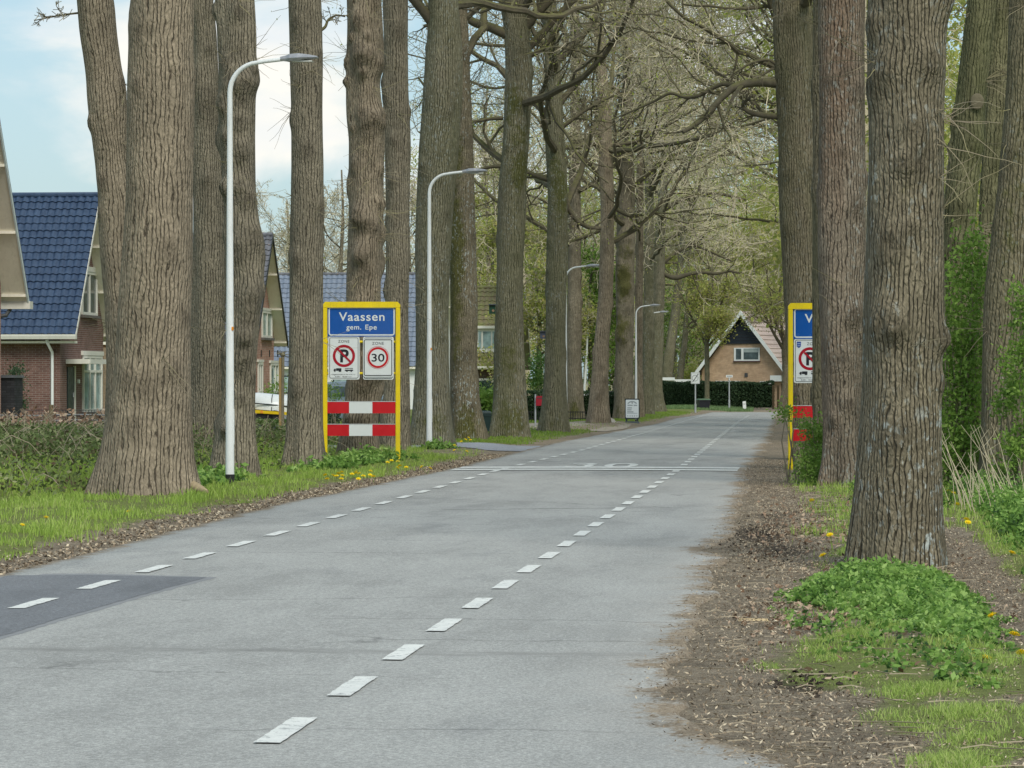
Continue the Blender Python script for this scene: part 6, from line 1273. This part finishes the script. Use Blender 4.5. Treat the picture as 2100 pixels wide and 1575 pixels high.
def leaf_stuff(name, label, C, size, m, seed, flat=.3, shade=None, aspect=.55, pname=None):
    q = np.random.default_rng(seed); V, Fq, sh = leaf_quads(C, size, q, shade, flat, aspect); return tag(mesh_np(name, V, [Fq], m, None, False, {'shade': sh}), label, kind='stuff')
# nettles at the near trunk and along the right
from mathutils.geometry import intersect_point_tri_2d
def inpoly(X, Y, poly):
    r = np.zeros(len(X), bool); n = len(poly)
    for a in range(n):
        (x1, y1), (x2, y2) = poly[a], poly[(a + 1) % n]; c = ((y1 > Y) != (y2 > Y)) & (X < (x2 - x1) * (Y - y1) / (y2 - y1 + 1e-12) + x1); r ^= c
    return r
def polydist(X, Y, poly):
    d = np.full(len(X), 9.); n = len(poly)
    for a in range(n):
        (x1, y1), (x2, y2) = poly[a], poly[(a + 1) % n]; L2 = (x2 - x1) ** 2 + (y2 - y1) ** 2; t = np.clip(((X - x1) * (x2 - x1) + (Y - y1) * (y2 - y1)) / L2, 0, 1); d = np.minimum(d, np.hypot(X - x1 - t * (x2 - x1), (Y - y1 - t * (y2 - y1))))
    return d
def plants(polys, n, hmax, seed, size, fall=.3):
    q = np.random.default_rng(seed); C = []; S = []
    for poly, f in polys:
        xs_, ys_ = [p[0] for p in poly], [p[1] for p in poly]; X = q.uniform(min(xs_) - .1, max(xs_) + .1, int(n * f)); Y = q.uniform(min(ys_) - .3, max(ys_) + .3, int(n * f)); ins = inpoly(X, Y, poly)
        sd_ = np.where(ins, 1, -1) * polydist(X, Y, poly) + .30 * (fbm(X * 4, Y * 2, seed + 9) - .5); ed = sstep(-.06, fall, sd_); k = q.uniform(0, 1, len(X)) < ed * (.06 + 1.1 * sstep(.32, .62, fbm(X * 5.5, Y * 3, seed + 4))); X, Y, ed = X[k], Y[k], ed[k]
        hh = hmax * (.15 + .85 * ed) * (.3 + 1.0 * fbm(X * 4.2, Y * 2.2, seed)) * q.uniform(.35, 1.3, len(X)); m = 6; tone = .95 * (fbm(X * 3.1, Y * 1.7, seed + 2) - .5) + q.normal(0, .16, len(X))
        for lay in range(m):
            f_ = (lay + 1) / m; r = size * (1.15 - .6 * f_); a = q.uniform(0, 6.28, len(X)); C.append(np.stack([X + r * np.cos(a), Y + r * np.sin(a), gh(X, Y) + hh * f_], 1)); S.append(np.clip(.12 + .6 * f_ + tone + q.uniform(-.2, .2, len(X)), 0, 1))  # lower leaf layers coloured darker, shade inside the clump painted in
    return np.concatenate(C), np.concatenate(S)
near_poly = gp((1600, 1205), (1690, 1172), (1745, 1168), (1840, 1180), (1948, 1192), (2000, 1225), (2060, 1275), (2085, 1305), (2010, 1330), (1900, 1318), (1800, 1285), (1700, 1252), (1620, 1232))
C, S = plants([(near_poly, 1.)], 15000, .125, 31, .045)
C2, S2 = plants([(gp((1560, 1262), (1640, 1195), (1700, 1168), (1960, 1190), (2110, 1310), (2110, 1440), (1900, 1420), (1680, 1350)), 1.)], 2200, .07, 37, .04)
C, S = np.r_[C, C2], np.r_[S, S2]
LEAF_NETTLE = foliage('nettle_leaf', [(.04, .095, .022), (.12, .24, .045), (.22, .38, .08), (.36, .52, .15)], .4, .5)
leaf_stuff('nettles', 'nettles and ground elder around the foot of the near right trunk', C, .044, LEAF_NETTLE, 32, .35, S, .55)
C, S = plants([([(1.72, 22), (1.72, 26), (2.6, 26), (2.3, 22)], .6), ([(1.75, 26), (1.75, 44), (3.6, 44), (2.7, 24)], 1.), ([(.6, 38), (.5, 46), (1.6, 46), (1.6, 38)], .3)], 16000, .30, 33, .055)
leaf_stuff('wood_edge_plants', 'green nettles and herbs beyond the footpath on the right', C, .055, LEAF_NETTLE, 34, .35, S, .55)
C, S = plants([([(-7.5, 52), (-7.3, 60), (-8.6, 60), (-8.4, 50)], .8), ([(-8.2, 43), (-8.2, 48), (-9.4, 48), (-9.4, 43)], .5), ([(-8.0, 67), (-7.6, 69), (-8.5, 69)], .5)], 1500, .22, 35, .05)
leaf_stuff('verge_herbs', 'leafy herbs and dandelion leaves on the left verge', C, .10, LEAF_NETTLE, 36, .5, S, .5)
# brambles on the left
LEAF_BRAMBLE = foliage('bramble_leaf', [(.16, .11, .075), (.09, .10, .04), (.11, .155, .05), (.18, .24, .085), (.30, .31, .16)], .3)
n = 52000; X = nr.uniform(-20, -8.6, n); Y = nr.uniform(38.5, 68, n); edge = sstep(-9.2, -10.2, X + .8 * (fbm(Y * .6, X * 0, 5) - .5)); keep = nr.uniform(0, 1, n) < np.maximum(edge, .15 * (Y > 50)); X, Y, edge = X[keep], Y[keep], edge[keep]
hz = (.10 + .62 * fbm(X * .9, Y * .55, 71)) * (.35 + .65 * edge); zz = nr.uniform(0, 1, len(X)) ** .45
leaf_stuff('brambles', 'tangled low brambles behind the left verge', np.stack([X, Y, gh(X, Y) + hz * zz], 1), .075, LEAF_BRAMBLE, 41, .25, np.clip(zz * .55 + .7 * (fbm(X * 1.6, Y * 1.6, 73) - .35) + nr.normal(0, .24, len(X)), 0, 1))
mb = MB(); rg = random.Random(5)
for k in range(420):
    x, y = rg.uniform(-18, -9.6), rg.uniform(39, 67); z = float(gh(x, y)); a = rg.uniform(0, 6.28); L = rg.uniform(.4, 1.3); h = rg.uniform(.3, .8)
    mb.tube([(x + L * f * math.cos(a), y + L * f * math.sin(a), z + h * math.sin(f * 2.6)) for f in (0, .3, .6, .85, 1)], [.006, .005, .005, .004, .003], 3, False)
tag(mb.build('bramble_canes', TWIG_PALE), 'thin arching bramble canes on the left bank', kind='stuff')
# heap of dead leaves before the red house
DEAD = foliage('dead_leaf', [(.14, .085, .05), (.27, .17, .11), (.38, .27, .19), (.50, .39, .28)], .1, .8)
n = 9000; X = nr.uniform(-26, -13.5, n); Y = nr.uniform(69, 74, n); hz = .95 * np.exp(-((Y - 71.5) / 1.6) ** 2) * (.5 + .7 * fbm(X * 1.1, Y, 8)); zz = nr.uniform(.3, 1, n)
leaf_stuff('dead_leaf_heap', 'long heap of brown dead leaves in front of the red brick house', np.stack([X, Y, gh(X, Y) + hz * zz], 1), .13, DEAD, 42, .2)
# litter on the bare soil
n = 150000; X = nr.uniform(-1.1, 2.2, n); Y = 11.5 + 50 * nr.uniform(0, 1, n) ** 1.35; d = X - XR(Y); keep = (nr.uniform(0, 1, n) < (1 - .8 * grassy(X, Y)) * sstep(-.15, .45, d) * (.25 + 1.1 * fbm(X * 1.7, Y * .9, 16))); X, Y = X[keep], Y[keep]
LIT = foliage('litter', [(.07, .055, .04), (.17, .13, .09), (.28, .215, .15), (.42, .34, .24), (.62, .54, .40)], .05, .85)
leaf_stuff('leaf_litter', 'brown leaf litter, bark chips and twigs on the right shoulder', np.stack([X, Y, np.maximum(gh(X, Y), .0) + .006], 1), .024, LIT, 43, .8, None, .32)
n = 9000; X = nr.uniform(-1.0, 1.4, n); Y = 16 + 26 * nr.uniform(0, 1, n); d = X - XR(Y); f = np.exp(-((Y - 21.0) / 1.5) ** 2 - ((X + .05) / .5) ** 2) + .6 * np.exp(-((Y - 33) / 5.) ** 2 - ((X + .1) / .5) ** 2) + .05; keep = (nr.uniform(0, 1, n) < f) & (d > .3); X, Y = X[keep], Y[keep]
leaf_stuff('fallen_oak_leaves', 'curled brown oak leaves lying on the right verge', np.stack([X, Y, gh(X, Y) + .015], 1), .055, DEAD, 44, .5)
n = 9000; Y = nr.uniform(22, 66, n); X = XL(Y) - np.abs(nr.normal(.30, .22, n)); leaf_stuff('verge_litter', 'brown litter along the left road edge', np.stack([X, Y, gh(X, Y) + .008], 1), .045, LIT, 45, .85, None, .4)
mb = MB()
for k in range(420):
    y = 12 + 36 * rg.random() ** 1.5; x = float(XR(y)) + rg.uniform(.1, 2.0); a = rg.uniform(-.5, .5) + (math.pi if rg.random() < .5 else 0); L = rg.uniform(.05, .22) * (1 if rg.random() < .85 else 2); z = float(gh(x, y)) + .012
    mb.tube([(x, y, z), (x + L * .5 * math.cos(a), y + L * .5 * math.sin(a), z + rg.uniform(0, .015)), (x + L * math.cos(a), y + L * math.sin(a), z + rg.uniform(-.005, .01))], [.0035, .003, .002], 3, False)
tag(mb.build('twig_litter', TWIG_PALE), 'pale dry twigs strewn over the right shoulder', kind='stuff')
# dark soil clods
mb = MB()
for k in range(300):
    if rg.random() < .8: p = G(rg.gauss(1570, 45), rg.gauss(1105, 24))
    else: p = G(rg.gauss(1660, 40), rg.gauss(1398, 12))
    x, y = p.x, p.y; r = rg.uniform(.005, .017); mb.ball((x, y, float(gh(x, y)) + r * .3), r, rg.uniform(.7, 1.4), rg.uniform(.7, 1.4), rg.uniform(.35, .6), 6, 4)
V_ = np.concatenate(mb.v); tag(mesh_np('soil_clods', V_ + nr.normal(0, .004, V_.shape), [np.concatenate(mb.q)], plain('black_soil', (.055, .045, .037), 1, .05, .4, 20), None), 'dark crumbly soil clods on the right shoulder', kind='stuff')
# stick
c = G(1545, 1267); t = thing('stick', 'pale split wood stick lying on the right shoulder', 'stick', (c.x, c.y, float(gh(c.x, c.y)) + .012)); mb = MB(); mb.hexa([(-.1, -.012, 0), (.1, -.02, 0), (.1, .008, 0), (-.1, .01, 0), (-.09, -.008, .018), (.095, -.012, .014), (.09, .004, .014), (-.09, .006, .018)]); mb.build('stick', plain('split_wood', (.50, .40, .24), .8, .1, .2, 20), t, local=True); t.rotation_euler = (0, 0, .2)
c = G(1258, 868.5); t = thing('stone', 'pale angular stone at the foot of the bent trunk', 'stone', (c.x, c.y, 0)); mb = MB(); mb.hexa([(-.12, -.1, -.05), (.14, -.12, -.05), (.12, .1, -.05), (-.1, .12, -.05), (-.1, -.05, .20), (.02, -.08, .16), (.06, .05, .10), (-.08, .05, .2)]); mb.build('stone', plain('pale_stone', (.48, .46, .42), .9, .1, .1, 9), t, local=True)
# dry stalks on the right
mb = MB()
for k in range(38):
    p = W(rg.uniform(1945, 2115), 779, rg.uniform(35, 39)); x, y = p.x, p.y; z = float(gh(x, y)); H = rg.uniform(.35, 1.0); lx_ = rg.gauss(-.30, .16) * H; pts = [Vector((x + lx_ * f ** 1.3 + rg.uniform(-.012, .012), y + rg.uniform(-.02, .02), z + H * f)) for f in (0, .25, .5, .75, 1)]
    mb.tube(pts, [.0065, .0055, .0045, .0035, .002], 4, False)
    if rg.random() < .35: q0 = pts[3]; mb.tube([q0, q0 + Vector((rg.uniform(-.1, .12), 0, .12)), q0 + Vector((rg.uniform(-.12, .18), 0, .22))], [.0035, .003, .002], 3, False)
tag(mb.build('dry_stalks', plain('dry_stalk', (.50, .44, .31), .85, .1, .15, 9)), 'pale dry plant stalks standing among the nettles on the right', kind='stuff')

# ------------------------------------------------------------------ dandelions
DY = plain('dandelion_yellow', (.90, .70, .008), .6, .2, .2, 40); DG = plain('dandelion_stem', (.16, .22, .06), .6, .2); DO = plain('dandelion_centre', (.85, .58, .006), .7, .1)
proto = None
DL = [('on the left verge below the biggest trunk', [(265, 1050), (95, 1063), (47, 1079)]),
      ('in the cluster below the yellow town sign', [(667, 975), (683, 976), (671, 983), (690, 977), (701, 969), (702, 976), (700, 983), (722, 973), (730, 971), (737, 972), (745, 977), (760, 967), (759, 975), (766, 978), (735, 983), (729, 968), (694, 972)]),
      ('at the right post of the yellow town sign', [(795, 949), (803, 945), (816, 947), (820, 956), (815, 960), (833, 959), (865, 958), (882, 961)]),
      ('at the foot of the moss-streaked trunk by the driveway', [(946, 906), (955, 902), (961, 898), (932, 914), (932, 924), (957, 926), (965, 903)]),
      ('on the dark soil edge left of the near right trunk', [(1688, 1140), (1665, 1027), (1702, 1098)]),
      ('in the grass in front of the nettles, bottom right', [(1990, 1339), (2023, 1352), (2095, 1342), (2080, 1303), (1927, 1260), (2035, 1264)]),
      ('among the dry stalks beyond the path', [(1985, 1072), (1963, 1035), (1970, 1005), (1955, 1012), (2060, 1057), (2075, 1135), (1945, 1008), (1982, 1066)])]
for place, pts in DL:
    for (px, py) in pts:
        left = px < 1200
        Zg = F_PX * EYE / (py + (10 if left else 14) - HY); p = W(px, py, Zg); gz = float(gh(p.x, p.y)); H = max(p.z - gz, .06)
        if proto is None:
            proto = thing('dandelion', 'yellow dandelion ' + place, 'dandelion', (0, 0, 0), 0, 'dandelions ' + place)
            mb = MB(); q = np.random.default_rng(3)
            for ring, (r0, r1, hz_, n_) in enumerate(((.006, .026, .0, 16), (.004, .020, .006, 13), (.002, .013, .011, 9))):
                for k in range(n_):
                    a = (k + .5 * ring) * 2 * math.pi / n_; w = .18; mb.add([(r0 * math.cos(a - w), r0 * math.sin(a - w), hz_), (r1 * math.cos(a - w * .8), r1 * math.sin(a - w * .8), hz_ + .006), (r1 * 1.08 * math.cos(a), r1 * 1.08 * math.sin(a), hz_ + .009), (r1 * math.cos(a + w * .8), r1 * math.sin(a + w * .8), hz_ + .006), (r0 * math.cos(a + w), r0 * math.sin(a + w), hz_)], [], [(0, 1, 2), (0, 2, 4), (2, 3, 4)])
            hd = mb.build('flower_head', DY, proto, local=True); mb = MB(); mb.ball((0, 0, .008), .010, 1, 1, .8, 8, 5); hc = mb.build('flower_centre', DO, hd, local=True)
            mb = MB(); mb.tube([(0, 0, 0), (.006, 0, -.06), (.0, .004, -.14)], [.003, .0032, .0035], 5); stm = mb.build('stem', DG, proto, local=True)
            t = proto; parts = [hd, stm]
        else:
            t = proto.copy(); COL.objects.link(t); t['label'] = 'yellow dandelion ' + place; t['group'] = 'dandelions ' + place
            for c in (hd, stm):
                d = c.copy(); COL.objects.link(d); d.parent = t
                if c is hd: e = hc.copy(); COL.objects.link(e); e.parent = d
        s = 1.35 if left else 1.25; rg2 = random.Random(px * 7 + py)
        t.location = (p.x, p.y, p.z); t.scale = (s, s, s); t.rotation_euler = (rg2.uniform(.1, .6), rg2.uniform(-.3, .3), rg2.uniform(0, 6))
